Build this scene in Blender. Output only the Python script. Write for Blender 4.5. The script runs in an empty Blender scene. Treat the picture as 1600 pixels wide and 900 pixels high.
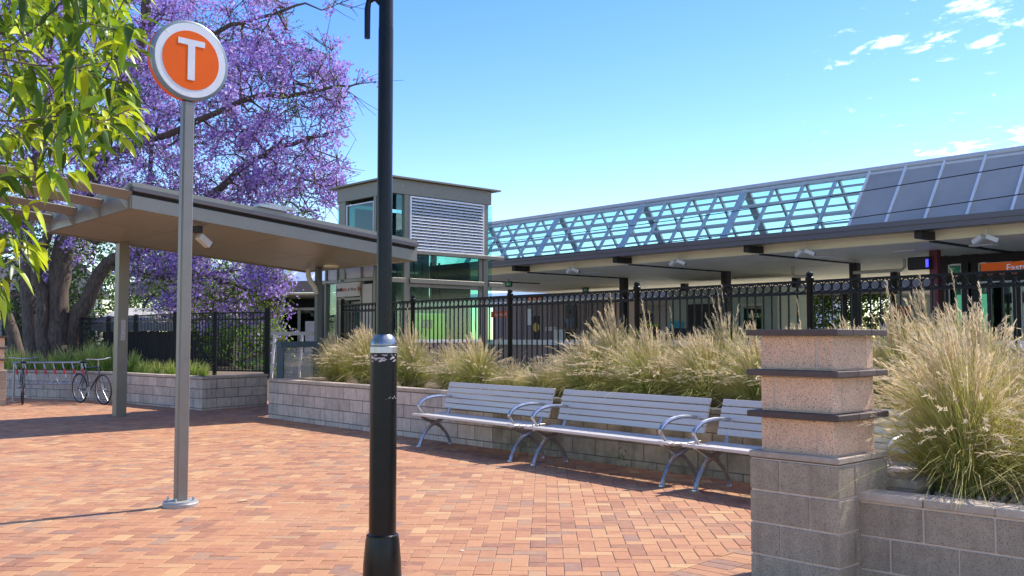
import bpy, math, random
import numpy as np
from mathutils import Vector, Matrix, Euler, noise as mnoise

R = math.radians
C = bpy.context.scene.collection
scene = bpy.context.scene

# ------------------------------------------------------------------ camera
F = 1500.0                       # focal length in photo pixels (1600 wide)
PITCH = R(3.0)
EYE = 1.5
cam_data = bpy.data.cameras.new('camera')
cam = bpy.data.objects.new('camera', cam_data)
C.objects.link(cam)
cam.location = (0, 0, EYE)
cam.rotation_euler = (R(90) + PITCH, 0, 0)
cam_data.sensor_width = 36.0
cam_data.lens = 36.0 * F / 1600.0
cam_data.clip_start = 0.05
cam_data.clip_end = 3000
scene.camera = cam

# ------------------------------------------------------------------ light
SUN_AZ = R(54.5)                   # clockwise from +Y
SUN_EL = R(49)
sunvec = Vector((math.sin(SUN_AZ)*math.cos(SUN_EL), math.cos(SUN_AZ)*math.cos(SUN_EL), math.sin(SUN_EL)))
sd = bpy.data.lights.new('sun', 'SUN')
sd.energy = 3.7
sd.angle = R(0.5)
sd.color = (1.0, 0.94, 0.85)
so = bpy.data.objects.new('sun', sd)
C.objects.link(so)
so.rotation_euler = sunvec.to_track_quat('Z', 'Y').to_euler()
so.location = (20, 15, 30)

scene.view_settings.view_transform = 'Standard'
scene.view_settings.look = 'None'
scene.view_settings.gamma = 1.0
scene.view_settings.use_curve_mapping = False
scene.view_settings.exposure = 0.92

world = bpy.data.worlds.new('World')
scene.world = world
world.use_nodes = True
wn = world.node_tree
for n in list(wn.nodes): wn.nodes.remove(n)
def wnode(t, **k):
    n = wn.nodes.new(t)
    for a, b in k.items(): setattr(n, a, b)
    return n
sky = wnode('ShaderNodeTexSky', sky_type='NISHITA')
sky.sun_disc = False
sky.sun_elevation = SUN_EL
sky.sun_rotation = SUN_AZ
sky.altitude = 0
sky.air_density = 1.0
sky.dust_density = 0.15
sky.ozone_density = 1.6
hsv = wnode('ShaderNodeHueSaturation')
hsv.inputs['Hue'].default_value = 0.517
hsv.inputs['Saturation'].default_value = 1.36
hsv.inputs['Value'].default_value = 1.0
wn.links.new(sky.outputs['Color'], hsv.inputs['Color'])
# wisps of cloud: noise over the direction projected on a flat cloud layer
geo = wnode('ShaderNodeTexCoord')
sep = wnode('ShaderNodeSeparateXYZ')
wn.links.new(geo.outputs['Generated'], sep.inputs[0])
def wmath(op, a, b=None, c=None, clamp=False):
    n = wnode('ShaderNodeMath', operation=op, use_clamp=clamp)
    for i, v in enumerate((a, b, c)):
        if v is None: continue
        if isinstance(v, (int, float)): n.inputs[i].default_value = v
        else: wn.links.new(v, n.inputs[i])
    return n.outputs[0]
X, Y, Z = sep.outputs
zz = wmath('MAXIMUM', wmath('ADD', Z, 0.05), 0.03)
px_ = wmath('DIVIDE', X, zz)
py_ = wmath('DIVIDE', Y, zz)
comb = wnode('ShaderNodeCombineXYZ')
wn.links.new(px_, comb.inputs[0]); wn.links.new(wmath('MULTIPLY', py_, 0.75), comb.inputs[1])
cn = wnode('ShaderNodeTexNoise')
cn.inputs['Scale'].default_value = 9.5
cn.inputs['Detail'].default_value = 9
cn.inputs['Roughness'].default_value = 0.62
cn.inputs['Distortion'].default_value = 0.35
wn.links.new(comb.outputs[0], cn.inputs['Vector'])
big = wnode('ShaderNodeTexNoise')
big.inputs['Scale'].default_value = 1.5
big.inputs['Detail'].default_value = 2
wn.links.new(comb.outputs[0], big.inputs['Vector'])
# clouds sit to the right (azimuth) only
az = wmath('DIVIDE', X, wmath('MAXIMUM', Y, 0.05))
azm = wnode('ShaderNodeMapRange', interpolation_type='SMOOTHSTEP')
wn.links.new(az, azm.inputs['Value'])
azm.inputs['From Min'].default_value = 0.22
azm.inputs['From Max'].default_value = 0.55
summ = wmath('ADD', wmath('MULTIPLY', cn.outputs['Fac'], 0.62), wmath('MULTIPLY', big.outputs['Fac'], 0.38))
thr = wmath('ADD', summ, wmath('MULTIPLY', wmath('SUBTRACT', azm.outputs[0], 1.0), 0.16))
cm = wnode('ShaderNodeMapRange', interpolation_type='SMOOTHSTEP')
wn.links.new(thr, cm.inputs['Value'])
cm.inputs['From Min'].default_value = 0.49
cm.inputs['From Max'].default_value = 0.635
mixc = wnode('ShaderNodeMix', data_type='RGBA')
wn.links.new(cm.outputs[0], mixc.inputs['Factor'])
wn.links.new(hsv.outputs['Color'], mixc.inputs['A'])
mixc.inputs['B'].default_value = (8.5, 8.8, 9.2, 1)
bg = wnode('ShaderNodeBackground')
bg.inputs['Strength'].default_value = 0.14
wn.links.new(mixc.outputs['Result'], bg.inputs['Color'])
wo = wnode('ShaderNodeOutputWorld')
wn.links.new(bg.outputs[0], wo.inputs['Surface'])

# ------------------------------------------------------------------ coordinates
def ray(px, py):
    x = (px-800)/F; v = (450-py)/F
    return Vector((x, math.cos(PITCH)-v*math.sin(PITCH), math.sin(PITCH)+v*math.cos(PITCH)))
def G(px, py, z=0.0):            # a point of the plane at height z
    d = ray(px, py)
    t = (z-EYE)/d.z
    return Vector((d.x*t, d.y*t, z))
def at(px, py, Y):               # a point at depth Y
    d = ray(px, py); t = Y/d.y
    return Vector((d.x*t, Y, EYE+d.z*t))
# the station grid: s runs along fence, benches and platform, n away from them
TH = R(40.9)
E1 = Vector((math.sin(TH), -math.cos(TH), 0)); N1 = Vector((math.cos(TH), math.sin(TH), 0))
ROT = math.atan2(E1.y, E1.x)
def W(s, D, z=0.0):
    v = E1*s + N1*D
    return Vector((v.x, v.y, z))
def S(px, D):
    k = (px-800)/F
    return D*(math.sin(TH)*k-math.cos(TH))/(math.sin(TH)+math.cos(TH)*k)

# ------------------------------------------------------------------ materials
MATS = {}
def mat(name, col, rough=0.6, metal=0.0, var=0.0, scale=8.0, bump=0.0, bscale=60.0, attr=None, attr_amt=0.25,
        spec=0.5, transl=0.0, col2=None, vcol=False, coat=0.0, stretch=None, speck=None, streak=0.0):
    if name in MATS: return MATS[name]
    m = bpy.data.materials.new(name); m.use_nodes = True
    nt = m.node_tree; b = nt.nodes['Principled BSDF']
    b.inputs['Roughness'].default_value = rough
    b.inputs['Metallic'].default_value = metal
    b.inputs['Specular IOR Level'].default_value = spec
    b.inputs['Coat Weight'].default_value = coat
    b.inputs['Base Color'].default_value = (*col, 1)
    tc = nt.nodes.new('ShaderNodeTexCoord')
    vec = tc.outputs['Object']
    if stretch:
        mp = nt.nodes.new('ShaderNodeMapping'); mp.inputs['Scale'].default_value = stretch
        nt.links.new(vec, mp.inputs[0]); vec = mp.outputs[0]
    cur = None
    if vcol:
        a = nt.nodes.new('ShaderNodeAttribute'); a.attribute_name = 'Col'; cur = a.outputs['Color']
    if var > 0 or col2:
        n = nt.nodes.new('ShaderNodeTexNoise'); n.inputs['Scale'].default_value = scale
        n.inputs['Detail'].default_value = 6; n.inputs['Roughness'].default_value = 0.65
        nt.links.new(vec, n.inputs['Vector'])
        mr = nt.nodes.new('ShaderNodeMapRange'); nt.links.new(n.outputs['Fac'], mr.inputs['Value'])
        mr.inputs['From Min'].default_value = 0.32; mr.inputs['From Max'].default_value = 0.68
        mx = nt.nodes.new('ShaderNodeMix'); mx.data_type = 'RGBA'
        nt.links.new(mr.outputs[0], mx.inputs['Factor'])
        if col2:
            mx.inputs['A'].default_value = (*col, 1); mx.inputs['B'].default_value = (*col2, 1)
        else:
            mx.inputs['A'].default_value = (*[c*(1-var) for c in col], 1)
            mx.inputs['B'].default_value = (*[min(1, c*(1+var)) for c in col], 1)
        cur = mx.outputs['Result']
        if var > 0:
            mr2 = nt.nodes.new('ShaderNodeMapRange'); nt.links.new(n.outputs['Fac'], mr2.inputs['Value'])
            mr2.inputs['To Min'].default_value = max(0.03, rough-0.12); mr2.inputs['To Max'].default_value = min(1, rough+0.12)
            nt.links.new(mr2.outputs[0], b.inputs['Roughness'])
    if attr:
        a = nt.nodes.new('ShaderNodeAttribute'); a.attribute_name = attr
        mr = nt.nodes.new('ShaderNodeMapRange'); nt.links.new(a.outputs['Fac'], mr.inputs['Value'])
        mr.inputs['To Min'].default_value = 1-attr_amt; mr.inputs['To Max'].default_value = 1+attr_amt
        hs = nt.nodes.new('ShaderNodeHueSaturation')
        nt.links.new(mr.outputs[0], hs.inputs['Value'])
        if cur: nt.links.new(cur, hs.inputs['Color'])
        else: hs.inputs['Color'].default_value = (*col, 1)
        cur = hs.outputs['Color']
    if speck:
        vo = nt.nodes.new('ShaderNodeTexVoronoi'); vo.inputs['Scale'].default_value = speck[0]
        nt.links.new(tc.outputs['Object'], vo.inputs['Vector'])
        n3 = nt.nodes.new('ShaderNodeTexNoise'); n3.inputs['Scale'].default_value = speck[0]*.45
        nt.links.new(tc.outputs['Object'], n3.inputs['Vector'])
        sm = nt.nodes.new('ShaderNodeMath'); sm.operation = 'MULTIPLY_ADD'
        nt.links.new(n3.outputs['Fac'], sm.inputs[0]); sm.inputs[1].default_value = -.55
        nt.links.new(vo.outputs['Distance'], sm.inputs[2])
        mr = nt.nodes.new('ShaderNodeMapRange'); nt.links.new(sm.outputs[0], mr.inputs['Value'])
        mr.inputs['From Min'].default_value = speck[1]-.28; mr.inputs['From Max'].default_value = speck[1]-.22
        mr.inputs['To Min'].default_value = 1; mr.inputs['To Max'].default_value = 0
        mx = nt.nodes.new('ShaderNodeMix'); mx.data_type = 'RGBA'
        nt.links.new(mr.outputs[0], mx.inputs['Factor'])
        if cur: nt.links.new(cur, mx.inputs['A'])
        else: mx.inputs['A'].default_value = (*col, 1)
        mx.inputs['B'].default_value = (*speck[2], 1)
        cur = mx.outputs['Result']
    if streak > 0:
        mp = nt.nodes.new('ShaderNodeMapping'); mp.inputs['Scale'].default_value = (5.5, 5.5, .8); nt.links.new(tc.outputs['Object'], mp.inputs[0])
        n5 = nt.nodes.new('ShaderNodeTexNoise'); n5.inputs['Scale'].default_value = 1.6; n5.inputs['Detail'].default_value = 7; n5.inputs['Roughness'].default_value = .7
        nt.links.new(mp.outputs[0], n5.inputs['Vector'])
        mr = nt.nodes.new('ShaderNodeMapRange'); nt.links.new(n5.outputs['Fac'], mr.inputs['Value'])
        mr.inputs['From Min'].default_value = .5; mr.inputs['From Max'].default_value = .72; mr.inputs['To Max'].default_value = streak
        mx = nt.nodes.new('ShaderNodeMix'); mx.data_type = 'RGBA'; nt.links.new(mr.outputs[0], mx.inputs['Factor'])
        if cur: nt.links.new(cur, mx.inputs['A'])
        else: mx.inputs['A'].default_value = (*col, 1)
        mx.inputs['B'].default_value = (*[c*.35 for c in col], 1)
        cur = mx.outputs['Result']
    if cur: nt.links.new(cur, b.inputs['Base Color'])
    if bump > 0:
        n2 = nt.nodes.new('ShaderNodeTexNoise'); n2.inputs['Scale'].default_value = bscale
        n2.inputs['Detail'].default_value = 4
        nt.links.new(vec, n2.inputs['Vector'])
        bp = nt.nodes.new('ShaderNodeBump'); bp.inputs['Strength'].default_value = bump
        bp.inputs['Distance'].default_value = 0.01
        nt.links.new(n2.outputs['Fac'], bp.inputs['Height'])
        nt.links.new(bp.outputs[0], b.inputs['Normal'])
    if transl > 0:
        tr = nt.nodes.new('ShaderNodeBsdfTranslucent')
        ms = nt.nodes.new('ShaderNodeMixShader'); ms.inputs[0].default_value = transl
        if cur: nt.links.new(cur, tr.inputs['Color'])
        else: tr.inputs['Color'].default_value = (*col, 1)
        out = nt.nodes['Material Output']
        nt.links.new(b.outputs[0], ms.inputs[1]); nt.links.new(tr.outputs[0], ms.inputs[2])
        nt.links.new(ms.outputs[0], out.inputs['Surface'])
    MATS[name] = m
    return m

def glass(name, tint, refl=0.12, rough=0.02, dens=1.0):
    if name in MATS: return MATS[name]
    m = bpy.data.materials.new(name); m.use_nodes = True
    nt = m.node_tree
    for n in list(nt.nodes): nt.nodes.remove(n)
    t = nt.nodes.new('ShaderNodeBsdfTransparent'); t.inputs['Color'].default_value = (*tint, 1)
    g = nt.nodes.new('ShaderNodeBsdfGlossy'); g.inputs['Roughness'].default_value = rough
    g.inputs['Color'].default_value = (.9, 1, .97, 1)
    fr = nt.nodes.new('ShaderNodeLayerWeight'); fr.inputs['Blend'].default_value = .5
    pw = nt.nodes.new('ShaderNodeMath'); pw.operation = 'POWER'; nt.links.new(fr.outputs['Facing'], pw.inputs[0]); pw.inputs[1].default_value = 4
    ad = nt.nodes.new('ShaderNodeMath'); ad.operation = 'ADD'; ad.use_clamp = True
    nt.links.new(pw.outputs[0], ad.inputs[0]); ad.inputs[1].default_value = refl*.5+.02
    mx = nt.nodes.new('ShaderNodeMixShader')
    nt.links.new(ad.outputs[0], mx.inputs[0]); nt.links.new(t.outputs[0], mx.inputs[1]); nt.links.new(g.outputs[0], mx.inputs[2])
    o = nt.nodes.new('ShaderNodeOutputMaterial'); nt.links.new(mx.outputs[0], o.inputs['Surface'])
    MATS[name] = m
    return m

M = {}
M['steel'] = mat('brown_grey_painted_steel', (.225, .20, .15), .42, .25, var=.08, scale=3)
M['fascia'] = mat('warm_grey_fascia', (.27, .25, .20), .4, .3, var=.06, scale=2)
M['soffit'] = mat('soffit_metal_sheet', (.36, .325, .245), .36, .25)
M['soffit2'] = mat('platform_soffit_panel', (.86, .77, .54), .55, .0, var=.05, scale=.6)
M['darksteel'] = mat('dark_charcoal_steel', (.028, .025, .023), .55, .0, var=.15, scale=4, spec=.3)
M['black'] = mat('black_gloss_paint', (.006, .0075, .008), .3, 0, var=.2, scale=9, spec=.32)
M['fence'] = mat('black_fence_paint', (.006, .007, .008), .45, 0, var=.2, scale=6, spec=.22)
M['galv'] = mat('galvanised_steel', (.42, .42, .41), .42, .7, var=.15, scale=7, bump=.1)
M['alu'] = mat('cast_aluminium', (.50, .51, .53), .3, .85, var=.1, scale=12)
M['slat'] = mat('anodised_slat', (.60, .545, .485), .45, .2, var=.06, scale=3, bump=.08, bscale=90, stretch=(.2, 4, 4))
M['polegrey'] = mat('grey_painted_pole', (.215, .205, .185), .38, .3, var=.07, scale=5)
M['ridge'] = mat('roof_frame_blue_grey', (.54, .55, .56), .4, .1, var=.06)
M['panel'] = mat('grey_roof_sheet', (.38, .355, .32), .5, .0, var=.10, scale=1.2)
M['darkfascia'] = mat('dark_taupe_fascia', (.125, .11, .11), .45, .2, var=.05, scale=1.2)
M['white'] = mat('white_paint', (.75, .75, .73), .5, var=.05)
M['cream'] = mat('cream_panel', (.52, .48, .40), .55, var=.06)
M['orange'] = mat('sign_orange', (.86, .125, .004), .5, spec=.2, var=.03, scale=3)
M['signwhite'] = mat('sign_white', (.74, .75, .77), .4, var=.04)
M['signrim'] = mat('sign_rim_grey', (.20, .24, .26), .35, .4, var=.08)
M['rubber'] = mat('black_rubber', (.02, .02, .02), .7)
M['blocks'] = mat('grey_pink_block', (.56, .46, .365), .85, var=.16, scale=9, streak=.5, bump=.5, bscale=90, attr='rnd', attr_amt=.13)
M['blocks_near'] = mat('brown_grey_block', (.46, .36, .25), .85, var=.14, scale=8, streak=.45, bump=.55, bscale=110, attr='rnd', attr_amt=.1, speck=(150, .27, (.13, .10, .085)))
M['blocks_mould'] = mat('weathered_mouldy_block', (.44, .37, .27), .88, scale=2.6, streak=.6, col2=(.13, .12, .075), bump=.5, bscale=90, attr='rnd', attr_amt=.14)
M['pinkblock'] = mat('speckled_pink_block', (.86, .55, .35), .8, var=.09, scale=10, streak=.10, bump=.6, bscale=120, attr='rnd', attr_amt=.07, speck=(150, .275, (.16, .10, .08)))
M['mortar'] = mat('mortar', (.70, .55, .42), .9, var=.1, scale=30, bump=.4, bscale=200)
M['mortar_dk'] = mat('dark_mortar', (.16, .13, .11), .9, var=.15, scale=30)
M['slabdark'] = mat('dark_paver_slab', (.115, .08, .066), .7, var=.18, scale=14, bump=.35, bscale=120, attr='rnd', attr_amt=.25)
M['capstone'] = mat('coping_block', (.50, .40, .30), .85, var=.15, scale=12, bump=.5, bscale=120, attr='rnd', attr_amt=.12)
M['soil'] = mat('mulch_soil', (.16, .115, .075), .95, var=.4, scale=26, bump=1.0, bscale=60)
M['sand'] = mat('joint_sand', (.26, .20, .14), .95, var=.3, scale=20)
M['ground'] = mat('gravel_ground', (.22, .20, .18), .95, var=.25, scale=3, bump=.5)
M['asphalt'] = mat('asphalt', (.06, .06, .06), .9, var=.2, scale=5)
M['concrete'] = mat('concrete', (.48, .46, .42), .85, var=.12, scale=4, bump=.2)
M['coping'] = mat('white_coping', (.66, .66, .63), .7, var=.08)
M['bark'] = mat('jacaranda_bark', (.17, .125, .09), .92, var=.45, scale=6, bump=1.0, bscale=14, stretch=(2.5, 2.5, .7), col2=(.055, .042, .035))
M['twig'] = mat('dark_twig', (.075, .055, .045), .9, var=.3)
M['petal'] = mat('jacaranda_blossom', (.3, .2, .6), .75, vcol=True, transl=.38, spec=.2)
M['leaf'] = mat('leaf_surface', (.1, .2, .03), .38, vcol=True, transl=.42, spec=.5)
M['leafmat'] = mat('leaf_matt', (.1, .2, .03), .6, vcol=True, transl=.35, spec=.3)
M['straw'] = mat('grass_blade', (.3, .3, .1), .65, vcol=True, transl=.32, spec=.25)
M['corr'] = mat('pink_brown_cladding', (.26, .195, .175), .6, var=.06)
M['teal'] = mat('teal_door_paint', (.03, .30, .42), .45, var=.05)
M['bluep'] = mat('blue_panel', (.03, .12, .42), .45, var=.05)
M['lime'] = mat('lime_green_panel', (.42, .62, .015), .5, var=.05)
M['maroon'] = mat('maroon_post', (.13, .02, .03), .45, var=.1)
M['skin'] = mat('skin', (.30, .17, .11), .55)
M['shirt'] = mat('grey_blue_shirt', (.20, .24, .30), .85, var=.1)
M['trousers'] = mat('dark_trousers', (.02, .022, .035), .85)
M['hair'] = mat('dark_hair', (.012, .01, .01), .6)
M['slateframe'] = mat('slate_blue_steel', (.055, .085, .10), .5, .1, var=.1)
M['roofred'] = mat('terracotta_tiles', (.30, .10, .06), .8, var=.2)
M['shedroof'] = mat('pale_metal_roof', (.52, .50, .46), .5, var=.08)
M['darkwall'] = mat('dark_timber_wall', (.05, .045, .04), .8, var=.2)
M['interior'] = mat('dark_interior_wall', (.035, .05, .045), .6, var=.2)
M['redwhite'] = mat('red_reflector', (.55, .03, .02), .4)
M['sticker'] = mat('torn_sticker_paper', (.62, .58, .56), .8, col2=(.30, .24, .24), scale=45)
G_teal = glass('teal_glass', (.66, .88, .83), .10)
G_dark = glass('dark_teal_glass', (.20, .40, .36), .08)
G_roof = glass('roof_glass', (.62, .88, .88), .03)
G_clear = glass('clear_glass', (.75, .85, .82), .06)

# ------------------------------------------------------------------ objects
def tag(o, label=None, cat=None, group=None, kind=None):
    if label: o['label'] = label
    if cat: o['category'] = cat
    if group: o['group'] = group
    if kind: o['kind'] = kind
    return o
def thing(name, label, cat, loc=(0, 0, 0), rz=0.0, group=None):
    o = bpy.data.objects.new(name, None); C.objects.link(o)
    o.location = loc; o.rotation_euler = (0, 0, rz); o.empty_display_size = .2
    return tag(o, label, cat, group)
def kids(o): return [x for x in bpy.data.objects if x.parent == o]
def copy_tree(o, parent=None, ch=None):
    c = o.copy(); C.objects.link(c)
    if parent: c.parent = parent
    for k in kids(o): copy_tree(k, c)
    return c

class MB:
    def __init__(s): s.v = []; s.f = []; s.r = []; s.sm = []
    def add(s, vs, fs, r=None, smooth=False):
        o = len(s.v); s.v += [tuple(v) for v in vs]
        if r is None: r = random.random()
        for f in fs: s.f.append([i+o for i in f]); s.r.append(r); s.sm.append(smooth)
        return s
    def box(s, x0, x1, y0, y1, z0, z1, r=None, m=None):
        vs = [(x, y, z) for z in (z0, z1) for y in (y0, y1) for x in (x0, x1)]
        if m: vs = [m @ Vector(v) for v in vs]
        return s.add(vs, [(0, 2, 3, 1), (4, 5, 7, 6), (0, 1, 5, 4), (2, 6, 7, 3), (0, 4, 6, 2), (1, 3, 7, 5)], r)
    def cbox(s, x0, x1, y0, y1, z0, z1, c=.004, r=None, m=None):
        xs = (x0, x1); ys = (y0, y1); zs = (z0, z1); vs = []; idx = {}
        for i in (0, 1):
            for j in (0, 1):
                for k in (0, 1):
                    sx, sy, sz = (1, -1)[i], (1, -1)[j], (1, -1)[k]
                    for a in range(3):
                        p = [xs[i]+sx*c, ys[j]+sy*c, zs[k]+sz*c]
                        p[a] = (xs[i], ys[j], zs[k])[a]
                        idx[(i, j, k, a)] = len(vs); vs.append(p)
        fs = []
        for i in (0, 1):
            q = [idx[(i, 0, 0, 0)], idx[(i, 1, 0, 0)], idx[(i, 1, 1, 0)], idx[(i, 0, 1, 0)]]; fs.append(q if i else q[::-1])
            q = [idx[(0, i, 0, 1)], idx[(0, i, 1, 1)], idx[(1, i, 1, 1)], idx[(1, i, 0, 1)]]; fs.append(q if i else q[::-1])
            q = [idx[(0, 0, i, 2)], idx[(1, 0, i, 2)], idx[(1, 1, i, 2)], idx[(0, 1, i, 2)]]; fs.append(q if i else q[::-1])
        for i in (0, 1):
            for j in (0, 1):
                q = [idx[(i, j, 0, 0)], idx[(i, j, 1, 0)], idx[(i, j, 1, 1)], idx[(i, j, 0, 1)]]; fs.append(q if i != j else q[::-1])
                q = [idx[(i, 0, j, 0)], idx[(i, 1, j, 0)], idx[(i, 1, j, 2)], idx[(i, 0, j, 2)]]; fs.append(q[::-1] if i != j else q)
                q = [idx[(0, i, j, 1)], idx[(1, i, j, 1)], idx[(1, i, j, 2)], idx[(0, i, j, 2)]]; fs.append(q if i != j else q[::-1])
        for i in (0, 1):
            for j in (0, 1):
                for k in (0, 1): fs.append([idx[(i, j, k, a)] for a in range(3)])
        if m: vs = [m @ Vector(v) for v in vs]
        return s.add(vs, fs, r)
    def bar(s, a, b, w, h=None, up=(0, 0, 1), r=None):     # rectangular bar between two points
        a = Vector(a); b = Vector(b); h = w if h is None else h
        d = (b-a).normalized(); u = Vector(up)
        if abs(d.dot(u)) > .98: u = Vector((1, 0, 0))
        x = d.cross(u).normalized(); y = x.cross(d).normalized()
        vs = [p + x*(sx*w/2) + y*(sy*h/2) for p in (a, b) for sx, sy in ((-1, -1), (1, -1), (1, 1), (-1, 1))]
        return s.add(vs, [(3, 2, 1, 0), (4, 5, 6, 7), (0, 1, 5, 4), (1, 2, 6, 5), (2, 3, 7, 6), (3, 0, 4, 7)], r)
    def tube(s, pts, rad, n=8, caps=True, r=None, smooth=True, flat=None):
        pts = [Vector(p) for p in pts]
        if not hasattr(rad, '__len__'): rad = [rad]*len(pts)
        vs = []; up = None
        for i, p in enumerate(pts):
            d = (pts[min(i+1, len(pts)-1)]-pts[max(i-1, 0)]).normalized()
            if up is None: up = Vector((0, 0, 1)) if abs(d.z) < .9 else Vector((1, 0, 0))
            x = d.cross(up).normalized(); y = x.cross(d).normalized(); up = y
            for k in range(n):
                a = 2*math.pi*k/n
                fy = flat if flat else 1.0
                vs.append(p + x*(math.cos(a)*rad[i]) + y*(math.sin(a)*rad[i]*fy))
        fs = []
        for i in range(len(pts)-1):
            for k in range(n):
                a, b = i*n+k, i*n+(k+1) % n
                fs.append((a, b, b+n, a+n))
        if caps: fs += [tuple(range(n))[::-1], tuple(range((len(pts)-1)*n, len(pts)*n))]
        return s.add(vs, fs, r, smooth)
    def lathe(s, prof, c=(0, 0, 0), n=32, r=None, smooth=True):   # [(radius, z)]
        vs = []; fs = []
        for (q, z) in prof:
            for k in range(n):
                a = 2*math.pi*k/n
                vs.append((c[0]+q*math.cos(a), c[1]+q*math.sin(a), c[2]+z))
        for i in range(len(prof)-1):
            for k in range(n):
                a, b = i*n+k, i*n+(k+1) % n
                fs.append((a, b, b+n, a+n))
        fs += [tuple(range(n))[::-1], tuple(range((len(prof)-1)*n, len(prof)*n))]
        return s.add(vs, fs, r, smooth)
    def prism(s, poly, z0, z1, r=None):
        n = len(poly)
        vs = [(p[0], p[1], z0) for p in poly]+[(p[0], p[1], z1) for p in poly]
        fs = [tuple(range(n))[::-1], tuple(range(n, 2*n))]+[(i, (i+1) % n, (i+1) % n+n, i+n) for i in range(n)]
        return s.add(vs, fs, r)
    def slab(s, top, bot, r=None):                          # two matching rings of points
        n = len(top)
        return s.add(list(bot)+list(top), [tuple(range(n))[::-1], tuple(range(n, 2*n))]+[(i, (i+1) % n, (i+1) % n+n, i+n) for i in range(n)], r)
    def build(s, name, m, parent=None, loc=None):
        me = bpy.data.meshes.new(name)
        me.from_pydata(s.v, [], s.f)
        me.materials.append(m)
        at_ = me.attributes.new('rnd', 'FLOAT', 'FACE'); at_.data.foreach_set('value', s.r)
        me.polygons.foreach_set('use_smooth', s.sm)
        me.update()
        if any(s.sm):
            try: me.set_sharp_from_angle(angle=R(38))
            except Exception: pass
        o = bpy.data.objects.new(name, me); C.objects.link(o)
        if parent: o.parent = parent
        if loc is not None: o.location = loc
        return o

def npmesh(name, verts, quads, cols, m, parent=None, smooth=False):
    me = bpy.data.meshes.new(name)
    nv, nf = len(verts), len(quads); k = quads.shape[1]
    me.vertices.add(nv); me.vertices.foreach_set('co', np.asarray(verts, np.float32).ravel())
    me.loops.add(nf*k); me.loops.foreach_set('vertex_index', np.asarray(quads, np.int32).ravel())
    me.polygons.add(nf); me.polygons.foreach_set('loop_start', np.arange(0, nf*k, k, dtype=np.int32))
    try: me.polygons.foreach_set('loop_total', np.full(nf, k, dtype=np.int32))
    except Exception: pass
    if smooth: me.polygons.foreach_set('use_smooth', np.ones(nf, dtype=bool))
    ca = me.color_attributes.new('Col', 'FLOAT_COLOR', 'POINT')
    c4 = np.ones((nv, 4), np.float32); c4[:, :3] = cols
    ca.data.foreach_set('color', c4.ravel())
    me.materials.append(m); me.update(calc_edges=True); me.validate()
    o = bpy.data.objects.new(name, me); C.objects.link(o)
    if parent: o.parent = parent
    return o

def text(body, size, m, parent, mx, name='lettering', depth=.002, align='CENTER', bold=0.0):
    cu = bpy.data.curves.new('t', 'FONT'); cu.body = body; cu.size = size
    cu.align_x = align; cu.align_y = 'CENTER'; cu.extrude = depth; cu.offset = bold
    cu.resolution_u = 4
    t = bpy.data.objects.new('t', cu); C.objects.link(t)
    dg = bpy.context.evaluated_depsgraph_get()
    me = bpy.data.meshes.new_from_object(t.evaluated_get(dg))
    bpy.data.objects.remove(t); bpy.data.curves.remove(cu)
    me.materials.clear(); me.materials.append(m)
    o = bpy.data.objects.new(name, me); C.objects.link(o)
    o.parent = parent; o.matrix_local = mx
    return o
random.seed(4)
# ================================================================== GROUND
g = MB(); g.add([(-900, -300, -.06), (900, -300, -.06), (900, 1400, -.06), (-900, 1400, -.06)], [(0, 1, 2, 3)])
tag(g.build('ground', M['ground']), kind='structure')

WALL_D = 8.45
def clip(poly, a, b, c):         # keep a*x+b*y <= c
    out = []
    for i in range(len(poly)):
        p, q = poly[i], poly[(i+1) % len(poly)]
        dp, dq = a*p[0]+b*p[1]-c, a*q[0]+b*q[1]-c
        if dp <= 0: out.append(p)
        if (dp < 0 < dq) or (dq < 0 < dp):
            t = dp/(dp-dq); out.append((p[0]+(q[0]-p[0])*t, p[1]+(q[1]-p[1])*t))
    return out
PB1 = Vector((.92, 6.13)); PB2 = Vector((1.717, 7.0))
bd = (PB2-PB1).normalized(); bn = Vector((bd.y, -bd.x)); bc = bn.dot(PB1)
LAMP = Vector((-.80, 6.0))
def inset_poly(poly, d):
    n = len(poly); cx = sum(p[0] for p in poly)/n; cy = sum(p[1] for p in poly)/n
    res = []
    for i in range(n):
        p0, p1, p2 = poly[i-1], poly[i], poly[(i+1) % n]
        e1 = Vector((p1[0]-p0[0], p1[1]-p0[1])); e2 = Vector((p2[0]-p1[0], p2[1]-p1[1]))
        if e1.length < 1e-5 or e2.length < 1e-5: res.append(p1); continue
        e1.normalize(); e2.normalize()
        n1 = Vector((-e1.y, e1.x)); n2 = Vector((-e2.y, e2.x))
        b = n1+n2
        if b.length < .2: res.append((p1[0]+(cx-p1[0])*.1, p1[1]+(cy-p1[1])*.1)); continue
        b = b/(b.dot(n1))
        if b.length > 3: b = b.normalized()*3
        res.append((p1[0]+b.x*d, p1[1]+b.y*d))
    return res
def brick(mb, poly, zt):
    if len(poly) < 3: return
    a = 0
    for i in range(len(poly)):
        p, q = poly[i], poly[(i+1) % len(poly)]; a += p[0]*q[1]-q[0]*p[1]
    if abs(a)/2 < 8e-4: return
    if a < 0: poly = poly[::-1]
    tx, ty = random.gauss(0, .0035), random.gauss(0, .0035)
    n = len(poly); cx = sum(p[0] for p in poly)/n; cy = sum(p[1] for p in poly)/n
    top = inset_poly(poly, .0035)
    zf = lambda p: zt + (p[0]-cx)*tx + (p[1]-cy)*ty
    vs = [(p[0], p[1], -.02) for p in poly]+[(p[0], p[1], zf(p)-.003) for p in poly]+[(p[0], p[1], zf(p)) for p in top]
    fs = [(i, (i+1) % n, (i+1) % n+n, i+n) for i in range(n)]+[(i+n, (i+1) % n+n, (i+1) % n+2*n, i+2*n) for i in range(n)]+[tuple(range(2*n, 3*n))]
    mb.add(vs, fs)
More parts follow.
